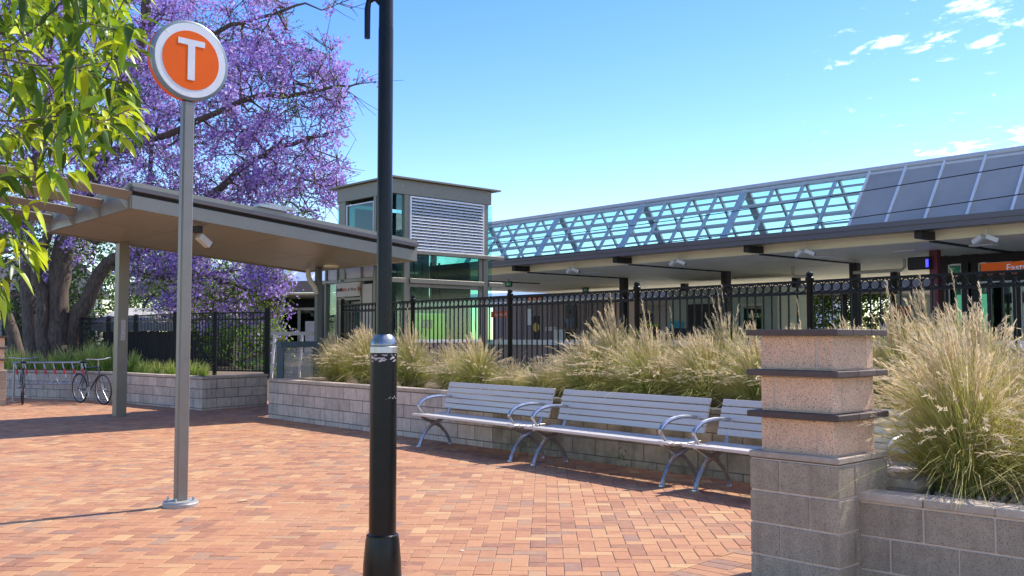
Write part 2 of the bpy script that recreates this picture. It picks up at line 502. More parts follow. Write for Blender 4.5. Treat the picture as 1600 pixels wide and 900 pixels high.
pv = MB()
w = .1165; jt = .0021
ca, sa = math.cos(R(-2)), math.sin(R(-2))
for i in range(-150, 60):
    for j in range(18, 245):
        k = (i-j) % 4
        if k == 0: x0, x1, y0, y1 = i*w, (i+2)*w, j*w, (j+1)*w
        elif k == 2: x0, x1, y0, y1 = i*w, (i+1)*w, (j-1)*w, (j+1)*w
        else: continue
        cx, cy = (x0+x1)/2, (y0+y1)/2
        X0, Y0 = cx*ca-cy*sa, cx*sa+cy*ca
        if Y0 < 3.7 or Y0 > 25.5 or abs(X0) > .58*Y0+1.8: continue
        D = X0*N1.x+Y0*N1.y
        if D > 8.6 and X0 > -4.0: continue
        if (Vector((X0, Y0))-LAMP).length < .30: continue
        r = [(x0+jt, y0+jt), (x1-jt, y0+jt), (x1-jt, y1-jt), (x0+jt, y1-jt)]
        r = [(p[0]*ca-p[1]*sa, p[0]*sa+p[1]*ca) for p in r]
        r = clip(r, bn.x, bn.y, bc-.003)
        brick(pv, r, random.gauss(0, .0009))
for i in range(-22, 16):         # border courses beside the pillar
    for j in range(0, 9):
        p0 = PB1+bd*(i*w)+bn*(j*2*w+.003)
        p1 = p0+bd*(w-2*jt); p2 = p1+bn*(2*w-2*jt); p3 = p0+bn*(2*w-2*jt)
        if p0.y < 3.7: continue
        brick(pv, [tuple(p0), tuple(p3), tuple(p2), tuple(p1)], random.gauss(0, .0009))
for k in range(14):              # ring of cut bricks round the lamp post
    a0, a1 = 2*math.pi*k/14+.008, 2*math.pi*(k+1)/14-.008
    q = [(LAMP.x+rr*math.cos(a), LAMP.y+rr*math.sin(a)) for rr, a in ((.14, a0), (.37, a0), (.37, a1), (.14, a1))]
    brick(pv, q, .0035)
pm = mat('clay_pavers', (.4, .2, .12), .8)
nt = pm.node_tree; b = nt.nodes['Principled BSDF']
a = nt.nodes.new('ShaderNodeAttribute'); a.attribute_name = 'rnd'
cr = nt.nodes.new('ShaderNodeValToRGB'); cr.color_ramp.interpolation = 'LINEAR'
els = [(0, (.27, .125, .085)), (.12, (.42, .185, .10)), (.28, (.52, .26, .135)), (.42, (.46, .215, .12)), (.5, (.33, .145, .095)), (.56, (.53, .285, .145)),
       (.7, (.44, .20, .11)), (.82, (.54, .30, .155)), (.9, (.60, .385, .20)), (.945, (.28, .155, .13)), (1, (.39, .25, .165))]
cr.color_ramp.elements[0].position = 0; cr.color_ramp.elements[0].color = (*els[0][1], 1)
cr.color_ramp.elements[1].position = 1; cr.color_ramp.elements[1].color = (*els[-1][1], 1)
for p, c in els[1:-1]:
    e = cr.color_ramp.elements.new(p); e.color = (*c, 1)
nt.links.new(a.outputs['Fac'], cr.inputs[0])
tc = nt.nodes.new('ShaderNodeTexCoord')
def nz(sc, det=6, rough=.6):
    n = nt.nodes.new('ShaderNodeTexNoise'); n.inputs['Scale'].default_value = sc; n.inputs['Detail'].default_value = det
    n.inputs['Roughness'].default_value = rough; nt.links.new(tc.outputs['Object'], n.inputs['Vector']); return n
def mixc_(fac, A, B, mode='MIX'):
    x = nt.nodes.new('ShaderNodeMix'); x.data_type = 'RGBA'; x.blend_type = mode
    for key, v in (('Factor', fac), ('A', A), ('B', B)):
        if isinstance(v, (int, float)): x.inputs[key].default_value = v
        elif isinstance(v, tuple): x.inputs[key].default_value = (*v, 1)
        else: nt.links.new(v, x.inputs[key])
    return x.outputs['Result']
def mrng(v, a0, a1, b0, b1):
    x = nt.nodes.new('ShaderNodeMapRange'); nt.links.new(v, x.inputs['Value'])
    for k_, q_ in zip(('From Min', 'From Max', 'To Min', 'To Max'), (a0, a1, b0, b1)): x.inputs[k_].default_value = q_
    return x.outputs[0]
fine = nz(140, 5, .7); mid = nz(17, 6, .65); large = nz(.7, 5, .6)
c0 = mixc_(.08, cr.outputs[0], (.47, .235, .13))
c1 = mixc_(mrng(mid.outputs['Fac'], .42, .72, 0, .42), c0, (.54, .32, .18))
c2 = mixc_(mrng(mid.outputs['Fac'], .30, .44, .30, 0), c1, (.32, .15, .12))
c3 = mixc_(1.0, c2, mixc_(mrng(fine.outputs['Fac'], .3, .7, 0, 1), (.80, .80, .80), (1.16, 1.16, 1.16)), 'MULTIPLY')
c4 = mixc_(mrng(large.outputs['Fac'], .50, .70, 0, .28), c3, (.50, .36, .24))
st = nz(2.6, 7, .7)
c5 = mixc_(mrng(st.outputs['Fac'], .60, .74, 0, .30), c4, (.24, .15, .11))
gv = nt.nodes.new('ShaderNodeTexVoronoi'); gv.inputs['Scale'].default_value = 3.1; nt.links.new(tc.outputs['Object'], gv.inputs['Vector'])
c6 = mixc_(mrng(gv.outputs['Distance'], .035, .05, .6, 0), c5, (.10, .075, .06))
c7 = mixc_(1.0, c6, (.90, .84, .74), 'MULTIPLY')
nt.links.new(c7, b.inputs['Base Color'])
bp = nt.nodes.new('ShaderNodeBump'); bp.inputs['Strength'].default_value = .45; bp.inputs['Distance'].default_value = .004
nt.links.new(fine.outputs['Fac'], bp.inputs['Height']); nt.links.new(bp.outputs[0], b.inputs['Normal'])
tag(pv.build('brick_paving', pm), kind='structure')
sb = MB(); sb.add([(-16, 3.5, -.0055), (6, 3.5, -.0055), (6, 26.5, -.0055), (-16, 26.5, -.0055)], [(0, 1, 2, 3)])
tag(sb.build('joint_sand_bed', M['sand']), kind='structure')

# ================================================================== BLOCK WALLS
def block_wall(name, label, p0, p1, height, thick=.19, course=.2, blen=.39, cap=.055, cap_over=.012, m='blocks',
               mcap='capstone', mm='mortar', side=1, extra_low=None, z0=0.0):
    """face on the line p0-p1, body on the left-hand side of p0->p1 when side=1"""
    p0 = Vector(p0[:2]); p1 = Vector(p1[:2]); L = (p1-p0).length
    rz = math.atan2(p1.y-p0.y, p1.x-p0.x)
    t = thing(name, label, 'wall', (p0.x, p0.y, z0), rz)
    mb = MB(); zc = height-cap
    n = int(math.ceil(zc/course)); j = .012
    y0, y1 = (0, thick) if side == 1 else (-thick, 0)
    for c in range(n):
        zb = zc-(c+1)*course; zt = zc-c*course-j
        zb = max(zb, -.05)
        x = -(.5 if c % 2 else 0)*blen
        while x < L:
            a_, b_ = max(x, 0), min(x+blen-j, L)
            if b_-a_ > .03:
                dy = random.gauss(0, .0012)
                mb.cbox(a_, b_, y0+dy, y1+dy, zb, zt, .004)
            x += blen
    mb.build('blockwork', M[m], t)
    mo = MB(); mo.box(.008, L-.008, y0+.007, y1-.007, -.05, zc); mo.build('mortar_core', M[mm], t)
    cp = MB(); x = 0
    while x < L:
        e = min(x+.39-.006, L+cap_over)
        cp.cbox(max(x, -cap_over) if x > 0 else -cap_over, e, y0-cap_over, y1+cap_over, zc+.002, height, .006); x += .39
    cp.build('coping', M[mcap], t)
    return t

sL = S(421, WALL_D); sR = S(1560, WALL_D)
pa = W(sL, WALL_D); pb = W(sR, WALL_D)
s_mid = S(770, WALL_D)
block_wall('planter_wall', 'low grey-pink block planter wall left of the benches and behind the lamp post', W(sL, WALL_D), W(s_mid-.004, WALL_D), .74, mm='mortar_dk')
block_wall('planter_wall', 'low mouldy stained block planter wall directly behind the row of benches', W(s_mid, WALL_D), W(sR, WALL_D), .74, m='blocks_mould', mcap='blocks_mould', mm='mortar_dk')
block_wall('planter_wall', 'short block end wall closing the left end of the long grass planter', W(sL-.005, 10.6), W(sL-.005, WALL_D+.21), .735)
so_ = MB(); sc = [W(sL+.15, WALL_D+.17), W(sR, WALL_D+.17), W(sR, 10.9), W(sL+.15, 10.9)]
so_.prism([(p.x, p.y) for p in sc], .0, .665)
tag(so_.build('planter_soil', M['soil']), kind='structure')

# left planter (under the jacaranda)
cA = Vector((-6.46, 20.1)); cB = Vector((-5.48, 21.6)); cC = Vector((-9.9, 23.2)); cD = Vector((-14.0, 25.0))
block_wall('planter_wall', 'sunlit brown block planter wall between the shelter post and the sign pole', cC, cA, .70, mm='mortar_dk')
block_wall('planter_wall', 'shaded blue-grey end face of the left planter, right of the sign pole', cA, cB, .70, mm='mortar_dk')
block_wall('planter_wall', 'grey block wall behind the bicycle rack', cD, cC, .70, mm='mortar_dk')
lp = MB(); lp.prism([(-6.62, 20.3), (-5.7, 21.7), (-5.9, 23.5), (-9, 31), (-20, 34), (-15, 25.4), (-9.95, 23.42)], 0, .63)
tag(lp.build('left_planter_soil', M['soil']), kind='structure')

# ================================================================== PILLARS
def make_pillar(name, label, corner, ang, base=.61, shaft=.50):
    """corner = nearest corner; local x runs left-back, local y right-back"""
    t = thing(name, label, 'pillar', (corner[0], corner[1], 0), ang)
    bs = MB(); mo = MB(); cp = MB()
    zc = .745; h = .2; j = .014
    for c in range(4):
        zt = zc-c*h-j/2; zb = zc-(c+1)*h+j/2; zb = max(zb, -.05)
        if c % 2:
            bs.cbox(0, .39, 0, .19, zb, zt, .004); bs.cbox(.40, base, 0, .19, zb, zt, .004)
            bs.cbox(0, .19, .20, base, zb, zt, .004); bs.cbox(.20, base, .20, base, zb, zt, .004)
        else:
            bs.cbox(0, .19, 0, .395, zb, zt, .004); bs.cbox(0, .19, .405, base, zb, zt, .004)
            bs.cbox(.20, base, 0, .395, zb, zt, .004); bs.cbox(.20, base, .405, base, zb, zt, .004)
    mo.box(.008, base-.008, .008, base-.008, -.05, zc)
    bs.build('base_blockwork', M['blocks_near'], t); mo.build('mortar_core', M['mortar'], t)
    q = MB(); q.cbox(-.004, .40, -.004, base+.004, .752, .79, .005); q.cbox(.406, base+.004, -.004, base+.004, .752, .79, .005)
    q.build('base_cap', M['capstone'], t)
    o = (base-shaft)/2
    sh = MB(); mo = MB()
    for k, (za, zb) in enumerate(((.79, 1.003), (1.045, 1.263), (1.305, 1.515))):
        za += .006; zb -= .005
        cy_ = o+(.40 if k == 1 else .11); cx_ = o+(.10 if k == 1 else .41); jj = .006; e = o+shaft
        sh.cbox(o, cx_-jj, o, cy_-jj, za, zb, .003); sh.cbox(o, cx_-jj, cy_+jj, e, za, zb, .003)
        sh.cbox(cx_+jj, e, o, cy_-jj, za, zb, .003); sh.cbox(cx_+jj, e, cy_+jj, e, za, zb, .003)
        mo.box(o+.005, o+shaft-.005, o+.005, o+shaft-.005, za-.006, zb+.005)
    sh.build('shaft_blockwork', M['pinkblock'], t); mo.build('shaft_mortar', M['mortar'], t)
    for za in (1.005, 1.265, 1.517):
        sl = MB(); x = -.012; n = 3; w_ = (base+.024)/n; off = random.uniform(-.08, .08)
        xs = [-.012, base*.36+off, base*.74+off, base+.012]
        for a_, b_ in zip(xs[:-1], xs[1:]):
            sl.cbox(a_+.002, b_-.002, -.012, base+.012, za, za+.038, .004)
        sl.build('slab_course', M['slabdark'], t)
    return t
# local x (left-back) = (-.677,.736): rz such that x axis points there, y axis then points to (-.736,-.677) -> mirror handled by rz of right-back
angp = math.atan2(.677, .736)      # x axis right-back
make_pillar('block_pillar', 'near banded block pillar with pink speckled shaft and dark slab courses', (1.926, 5.71), angp)
# near pillar occupies local x (right-back) and y (left-back)
make_pillar('block_pillar', 'far banded block pillar at the left edge beside the bicycle rack', (-11.75, 21.1), math.atan2(.69, .72)-.15)

# right planter
rw0 = Vector((2.1, 5.88)); rwd = Vector((.719, -.695)); rw1 = rw0+rwd*3.2
block_wall('planter_wall', 'near brown-grey block planter wall running right from the pillar', rw0, rw1, .569, m='blocks_near', mcap='capstone', cap=.05)
rp = MB(); nrm = Vector((.695, .719))
q = [rw0+nrm*.16, rw1+nrm*.16, rw1+nrm*2.6, rw0+nrm*2.35+Vector((.1, 0))]
rp.prism([(p.x, p.y) for p in q], 0, .50)
tag(rp.build('right_planter_soil', M['soil']), kind='structure')
bw0 = rw0+nrm*.46+Vector((-.02, .02)); bw1 = rw0+nrm*2.4
block_wall('planter_wall', 'rear side wall of the right planter going back from the pillar', bw1, bw0, .60, m='blocks_near', mcap='capstone')
# gravel spilled among the grass roots
gr = MB()
for k in range(700):
    p = rw0+rwd*random.uniform(0, 1.3)+nrm*random.uniform(.2, 1.2); z = .50+random.uniform(0, .012); s_ = random.uniform(.006, .016)
    mm = Matrix.Translation((p.x, p.y, z)) @ Euler((random.random()*3, random.random()*3, random.random()*3)).to_matrix().to_4x4()
    gr.box(-s_, s_, -s_*.7, s_*.7, -s_*.5, s_*.5, m=mm)
tag(gr.build('gravel', mat('pale_gravel', (.62, .50, .34), .9, attr='rnd', attr_amt=.4, var=.1)), 'loose pale gravel among the grass roots in the right planter', 'gravel', kind='stuff')

# ================================================================== BENCHES
def make_bench():
    t = thing('bench', 'x', 'bench')
    hl = 1.165
    seat = MB()
    ys = [(-.045, .03), (.042, .135), (.147, .24), (.252, .345), (.357, .45)]
    for k, (a_, b_) in enumerate(ys):
        zz_ = .455-.018*math.sin(math.pi*(k+.3)/5.2)
        seat.cbox(-hl, hl, a_, b_, zz_-.03, zz_, .005)
    seat.build('seat', M['slat'], t)
    bk = MB()
    p0 = Vector((0, .50, .505)); d = Vector((0, .10, .335)).normalized(); nn = Vector((0, -d.z, d.y))
    for k in range(5):
        c = p0+d*(.0365+k*.0775)
        mx = Matrix.Translation(c) @ Matrix(((1, 0, 0, 0), (0, nn.y, d.y, 0), (0, nn.z, d.z, 0), (0, 0, 0, 1)))
        bk.cbox(-hl, hl, -.013, .013, -.0335, .0335, .004, m=mx)
    bk.build('backrest', M['slat'], t)
    for sx in (-1.03, 1.03):
        fr = MB()
        def arc(pts, rad):
            P = [Vector((sx, y, z)) for y, z in pts]
            out = []; n = len(P)
            for i in range(n-1):                       # catmull-rom
                a0, a1, a2, a3 = P[max(i-1, 0)], P[i], P[i+1], P[min(i+2, n-1)]
                for u in range(5):
                    u /= 5
                    out.append(.5*((2*a1)+(a2-a0)*u+(2*a0-5*a1+4*a2-a3)*u*u+(3*a1-a0-3*a2+a3)*u**3))
            out.append(P[-1])
            rr = [np.interp(i/(len(out)-1), np.linspace(0, 1, len(rad)), rad) for i in range(len(out))]
            return out, rr
        a_, r_ = arc([(0, 0), (.03, .09), (.10, .2), (.19, .285), (.26, .315)], [.027, .021, .024, .03, .036]); fr.tube(a_, r_, 8)
        a_, r_ = arc([(.26, .315), (.34, .27), (.44, .17), (.50, .07), (.52, 0)], [.036, .026, .022, .020, .025]); fr.tube(a_, r_, 8)
        a_, r_ = arc([(.26, .315), (.16, .345), (.06, .395), (.0, .43)], [.034, .026, .02, .018]); fr.tube(a_, r_, 8)
        a_, r_ = arc([(.26, .315), (.36, .35), (.44, .41), (.5, .5), (.545, .62), (.60, .80)], [.034, .028, .022, .02, .018, .013]); fr.tube(a_, r_, 8)
        fr.box(sx-.02, sx+.02, 0, .45, .405, .42)
        fr.lathe([(.04, 0), (.038, .012), (.02, .02)], (sx, 0, 0), 12); fr.lathe([(.035, 0), (.03, .012), (.02, .02)], (sx, .52, 0), 12)
        fr.build('leg_frame', M['alu'], t)
        am = MB()
        a_, r_ = arc([(.06, .45), (.02, .50), (-.015, .555), (.02, .61), (.12, .66), (.28, .685), (.44, .68), (.56, .672)],
                     [.016, .018, .024, .024, .023, .021, .018, .012])
        vs = a_; am.tube([v for v in vs], r_, 8, flat=1.0)
        am.build('armrest', M['alu'], t)
    return t
bench0 = make_bench()
bl = ['leftmost slatted aluminium bench, nearest the black lamp post', 'middle slatted aluminium bench, second from the lamp post',
      'third slatted aluminium bench, partly hidden behind the near block pillar']
for k, (s_, D_, r_) in enumerate(((-9.98, 7.78, -.05), (-7.47, 7.65, -.05), (-5.0, 7.56, -.05))):
    o = bench0 if k == 0 else copy_tree(bench0)
    o.location = W(s_, D_); o.rotation_euler.z = ROT+r_
    tag(o, bl[k], 'bench', 'row of benches along the planter wall')

# ================================================================== LAMP POST
t = thing('lamp_post', 'black steel lamp post with silver dome collar standing on the paving', 'lamp post', (LAMP.x, LAMP.y, 0))
m_ = MB(); m_.lathe([(.16, -.01), (.16, .012), (.15, .02), (.118, .022)], n=40); m_.build('base_flange', M['galv'], t)
m_ = MB(); m_.lathe([(.120, .02), (.116, .12), (.104, .26), (.100, .275), (.099, .29), (.088, .296), (.087, .30)], n=48); m_.build('skirt', M['black'], t)
m_ = MB(); m_.lathe([(.084, .29), (.0835, .8), (.0825, 1.405), (.078, 1.41)], n=48); m_.build('lower_shaft', M['black'], t)
m_ = MB(); m_.lathe([(.083, 1.408), (.0865, 1.41), (.0865, 1.447), (.083, 1.45)], n=48); m_.build('collar_ring', M['alu'], t)
m_ = MB(); m_.lathe([(.080, 1.449)]+[(.080*math.cos(a)+.002, 1.452+.088*math.sin(a)) for a in np.linspace(0, 1.02, 9)]+[(.046, 1.532)], n=48)
m_.build('dome_collar', mat('worn_silver_dome', (.36, .38, .39), .3, .85, var=.3, scale=9), t)
m_ = MB(); m_.lathe([(.0475, 1.50), (.0475, 3.46), (.046, 3.47), (.041, 4.3)], n=40); m_.build('upper_shaft', M['black'], t)
# torn sticker remains follow the shaft's curve
def patch(z0, z1, a0, a1, seed, rad=.0842, dens=.5):
    rs = random.Random(seed); mb = MB(); na, nz_ = 34, 10
    for i in range(na):
        for j in range(nz_):
            aa0 = a0+(a1-a0)*i/na; aa1 = a0+(a1-a0)*(i+1)/na; za = z0+(z1-z0)*j/nz_; zb = z0+(z1-z0)*(j+1)/nz_
            v = mnoise.noise(Vector((i*.22+seed, j*.35, seed*1.7)))
            if v > (1-dens)*.5-.15 + abs(j/nz_-.5)*.3:
                mb.add([(rad*math.cos(aa0), rad*math.sin(aa0), za), (rad*math.cos(aa1), rad*math.sin(aa1), za), (rad*math.cos(aa1), rad*math.sin(aa1), zb), (rad*math.cos(aa0), rad*math.sin(aa0), zb)], [(0, 1, 2, 3)])
    return mb
patch(1.355, 1.40, R(-170), R(-20), 3, dens=.66).build('torn_sticker', M['sticker'], t)
patch(1.125, 1.145, R(-75), R(-15), 8, dens=.35, rad=.0845).build('torn_sticker', M['sticker'], t)
# hanging scroll arms and lantern (mostly above the frame)
for sx in (-1,):
    m_ = MB(); hz = 0 if sx < 0 else .12; pts = [(sx*.03, 0, 3.62+hz), (sx*.07, 0, 3.66+hz), (sx*.11, 0, 3.64+hz), (sx*.118, 0, 3.59+hz), (sx*.118, 0, 3.40 if sx < 0 else 3.56)]
    m_.tube(pts, [.018, .018, .019, .02, .019], 10); m_.build('banner_arm', M['black'], t)
m_ = MB(); m_.lathe([(.05, 4.28), (.12, 4.32), (.13, 4.36), (.05, 4.37)]); m_.build('lantern_base', M['black'], t)
m_ = MB(); m_.lathe([(.12, 4.37), (.19, 4.75), (.18, 4.76), (.02, 4.77)]); m_.build('lantern_glass', mat('lantern_glass', (.7, .7, .65), .2), t)
m_ = MB(); m_.lathe([(.22, 4.77), (.20, 4.80), (.06, 4.92), (.01, 4.98)]); m_.build('lantern_cap', M['black'], t)

# ================================================================== T SIGN
sp = at(282, 788, 8.69)
t = thing('station_sign', 'round orange and white sign with a white T on a tall grey square pole', 'sign', (sp.x, sp.y, 0), R(44))
m_ = MB(); m_.lathe([(.155, 0), (.155, .03), (.15, .036), (.148, .05), (.06, .052)], n=40); m_.build('base_plate', mat('zinc_base_plate', (.42, .41, .38), .55, .5, var=.15), t)
for k in range(4):
    m_ = MB(); a_ = k*math.pi/2+math.pi/4; m_.lathe([(.012, .048), (.012, .07), (.008, .085)], (.115*math.cos(a_), .115*math.sin(a_), 0), 8)
    m_.build('anchor_bolt', M['galv'], t)
m_ = MB(); m_.cbox(-.049, .049, -.045, .045, .05, 3.66, .008)
m_.cbox(-.054, .054, -.032, .032, .05, 3.655, .004)
m_.build('pole', M['polegrey'], t)
zc = 4.035; rd = .362; th = .052
dm = Matrix.Translation((0, 0, zc)) @ Matrix.Rotation(R(90), 4, 'X')
def disc(prof, name, mt, n=72):
    mb = MB(); mb.lathe(prof, n=n); mb.v = [tuple(dm @ Vector(v)) for v in mb.v]; return mb.build(name, mt, t)
disc([(rd-.012, -th), (rd, -th+.012), (rd, -.02), (rd, .012), (rd+.007, .015), (rd+.007, th-.008), (rd-.006, th)], 'sign_rim', M['signrim'])
disc([(rd+.0035, -th+.008), (rd+.0035, .011)], 'orange_edge_band', M['orange'])
disc([(.34, th-.001), (.338, th+.003), (.01, th+.003)], 'white_face', M['signwhite'])
disc([(.272, th+.002), (.271, th+.006), (.01, th+.006)], 'orange_face', M['orange'])
m_ = MB()
yb = -(th+.0095); yf = yb+.004
m_.box(-.128, .128, yb, yf, zc+.138, zc+.192, r=.5); m_.box(-.034, .034, yb, yf, zc-.182, zc+.138, r=.5)
m_.build('letter_t', M['signwhite'], t)
random.seed(11)
# ================================================================== WALKWAY SHELTER
FL = Vector((-6.1, 15.3, 3.61)); FR = Vector((-1.93, 19.3, 3.08)); RR = Vector((-4.7, 21.8, 3.02)); RL = Vector((-8.6, 17.6, 3.47))
t = thing('walkway_shelter', 'brown-grey flat metal walkway canopy with louvre blades at its left end', 'shelter', (-7.57, 18.6, 0))
def rel(p): return Vector(p)-Vector((-7.57, 18.6, 0))
up = lambda p, h: rel(p)+Vector((0, 0, h))
dF = (FR-FL).normalized(); dW = (RL-FL).normalized()
lerp = lambda a, b, u: a+(b-a)*u
# the soffit: six sheets with open joints
NS = 4
m_ = MB()
for k in range(NS):
    for q_ in range(2):
        u0, u1 = k/NS, (k+1)/NS; v0, v1 = q_/2, (q_+1)/2
        def P(u, v): return lerp(lerp(FL, FR, u), lerp(RL, RR, u), v)
        g_ = .0016
        c4_ = [P(u0+g_, v0+g_*1.5), P(u1-g_, v0+g_*1.5), P(u1-g_, v1-g_*1.5), P(u0+g_, v1-g_*1.5)]
        m_.slab([up(p, .04) for p in c4_], [up(p, .0) for p in c4_])
m_.build('soffit', M['soffit'], t)
def edge(a, b, w_in, z0, z1, name, mt, out=0.0):
    d = (b-a).normalized(); nrm_ = Vector((-d.y, d.x, 0)).normalized()
    A, B_ = a-nrm_*out, b-nrm_*out
    mb = MB(); top = [up(A, z1), up(B_, z1), up(B_+nrm_*w_in, z1), up(A+nrm_*w_in, z1)]
    bot = [up(A, z0), up(B_, z0), up(B_+nrm_*w_in, z0), up(A+nrm_*w_in, z0)]
    mb.slab(top, bot); return mb.build(name, mt, t)
# end corner clipped at the right, as in the photograph
edge(FL, FR, .06, -.03, .185, 'front_fascia', M['fascia'], .02)
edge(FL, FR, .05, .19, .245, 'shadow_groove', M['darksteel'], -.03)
edge(FL, FR, .16, .25, .32, 'gutter', M['darkfascia'], .07)
edge(FL, FR, .10, .325, .395, 'roof_edge', M['fascia'], .03)
edge(RL, FL, .06, -.03, .185, 'end_fascia', M['fascia'], .02)
edge(FR, RR, .06, -.03, .33, 'end_fascia', M['fascia'], .02)
edge(RR, RL, .06, -.03, .33, 'rear_fascia', M['fascia'], .02)
m_ = MB(); c4_ = [FL, FR, RR, RL]; cen = sum(c4_, Vector())/4
m_.slab([up(lerp(p, cen, .02), .36) for p in c4_], [up(lerp(p, cen, .02), .16) for p in c4_]); m_.build('roof_deck', M['steel'], t)
# louvre blades beyond the left end
for k in range(4):
    u = .02+k*.30
    a = lerp(FL, RL, u)+Vector((0, 0, .12)); b_ = a-dF*3.4+Vector((0, 0, .0))
    ax = (b_-a).normalized(); out_ = Vector((-dW.x, -dW.y, 0))
    nv = (Vector((0, 0, 1))*.46+out_*.30).normalized()
    m_ = MB(); hw = .078; tk = nv.cross(ax).normalized()*.018
    top = [rel(a+nv*hw*2+tk), rel(b_+nv*hw*2+tk), rel(b_+nv*hw*2-tk), rel(a+nv*hw*2-tk)]
    bot = [rel(a+tk), rel(b_+tk), rel(b_-tk), rel(a-tk)]
    m_.slab(top, bot); m_.build('louvre_blade', M['steel'], t)
    m_ = MB(); m_.slab([rel(a+Vector((0, 0, .30))-dF*.0), rel(a-dF*.22+Vector((0, 0, .05))), rel(a-dF*.22+Vector((0, 0, .05))+dW*.03), rel(a+Vector((0, 0, .30))+dW*.03)],
            [rel(a+Vector((0, 0, -.15))), rel(a-dF*.05+Vector((0, 0, -.15))), rel(a-dF*.05+Vector((0, 0, -.15))+dW*.03), rel(a+Vector((0, 0, -.15))+dW*.03)])
    m_.build('blade_bracket', M['fascia'], t)
m_ = MB(); a = lerp(FL, RL, .02)-dF*2.6; b_ = lerp(FL, RL, 1.0)-dF*2.6; m_.bar(rel(a), rel(b_), .06, .10); m_.build('blade_beam', M['steel'], t)
# rooftop cable box
m_ = MB(); a = lerp(FL, FR, .38)
m_.bar(up(a, .44)+Vector((0, .05, 0)), up(a, .44)+dF*.55+Vector((0, .05, 0)), .22, .05); m_.bar(up(a, .49)+dF*.2+Vector((0, .05, 0)), up(a, .49)+dF*.75+Vector((0, .05, 0)), .18, .05)
m_.build('roof_flashing', M['galv'], t)
for px_, py_b in ((None, None),):
    m_ = MB(); Rp = Matrix.Rotation(R(44), 4, 'Z'); m_.cbox(-.10, .10, -.10, .10, 0, 3.47, .006, m=Rp); m_.build('post', M['steel'], t)
pc = rel(W(0, 0))
# second post by the lift, with its rain pipe
p2 = Vector((-4.24, 21.0, 0)); Rp = Matrix.Translation(rel(p2)) @ Matrix.Rotation(R(44), 4, 'Z')
m_ = MB(); m_.cbox(-.06, .06, -.06, .06, 0, 3.05, .006, m=Rp); m_.build('post', mat('grey_green_post', (.09, .10, .085), .5, var=.1), t)
m_ = MB(); r0 = rel(Vector((-4.33, 20.93, 0)))
m_.tube([r0+Vector((-.12, 0, 3.0)), r0+Vector((-.12, 0, 2.86)), r0+Vector((-.07, 0, 2.74)), r0+Vector((.02, 0, 2.62)), r0+Vector((.05, 0, 2.52)), r0+Vector((.05, 0, 2.46))], .055, 12)
m_.build('rain_pipe', M['cream'], t)
lf = lerp(lerp(FL, FR, .94), lerp(RL, RR, .94), .62)
m_ = MB(); m_.lathe([(.13, -.055), (.16, -.04), (.165, 0)], tuple(rel(lf)), 28); m_.build('ceiling_light', mat('cream_diffuser', (.75, .68, .50), .35), t)
m_ = MB(); m_.cbox(-.045, .045, -.112, -.106, 1.46, 1.86, .001, m=Matrix.Rotation(R(44), 4, 'Z')); m_.build('white_sticker', M['sticker'], t)
# floodlight under the canopy
fp = at(312, 369, 16.4)
fl = thing('floodlight', 'boxy pale floodlight hanging under the walkway canopy just right of the sign pole', 'floodlight', fp, R(50))
m_ = MB(); mx = Matrix.Rotation(R(35), 4, 'Y'); m_.cbox(-.02, .24, -.07, .07, -.07, .05, .01, m=mx); m_.build('housing', M['cream'], fl)
m_ = MB(); m_.box(.2405, .25, -.06, .06, -.06, .04, m=mx); m_.build('lens', M['darksteel'], fl)
m_ = MB(); m_.cbox(-.10, .0, -.10, .10, .05, .17, .008); m_.build('junction_box', M['darksteel'], fl)
m_ = MB(); m_.tube([(-.08, 0, .10), (-.2, 0, .05), (-.34, .0, .0), (-.36, 0, -.15), (-.30, 0, -.22)], .006, 6); m_.build('cable', M['rubber'], fl)

# ================================================================== LIFT TOWER
LC = Vector((-2.556, 20.5, 0)); la = math.atan2(.682, .731)
t = thing('lift_tower', 'lift tower with teal glass, a white louvre panel and a flat overhanging roof', 'lift tower', LC, la)
# local x runs right-back (v), local y runs left-back (u)
VW, UW = 2.78, 2.12
def lb(name, mt, *boxes, c=0.004, parent=None):
    mb = MB()
    for bb in boxes: mb.cbox(*bb, c)
    return mb.build(name, mt, parent or t)
m_ = MB()
top = [(-.14, -.14, 4.98), (VW+.24, -.14, 4.98), (VW+.24, UW+.30, 4.98), (-.14, UW+.30, 4.98)]
m_.slab(top, [(x, y, 4.945) for x, y, z in top]); m_.build('roof_slab', M['steel'], t)
m_ = MB(); 
for q in ((-.03, VW+.03, -.03, .04), (-.03, VW+.03, UW-.04, UW+.03), (-.03, .04, .042, UW-.042), (VW-.04, VW+.03, .042, UW-.042)):
    m_.cbox(q[0], q[1], q[2], q[3], 4.62, 4.94, .004)
m_.build('roof_beam', M['steel'], t)
for x in (.22, .8, 1.4, 2.0, 2.6):
    m_ = MB(); m_.cbox(x-.012, x+.012, -.042, -.031, 4.79, 4.814, .002); m_.build('beam_bolt', M['galv'], t)
posts = [(.30, .42, -.02, .10), (VW-.20, VW-.06, -.02, .12), (-.01, .11, .40, .52), (-.02, .10, .60, .70), (-.02, .11, 1.82, 1.98), (VW-.1, VW+.02, UW-.12, UW), (.0, .12, UW-.12, UW)]
for q in posts:
    m_ = MB(); m_.cbox(q[0], q[1], q[2], q[3], 0, 4.62, .005); m_.build('column', M['steel'], t)
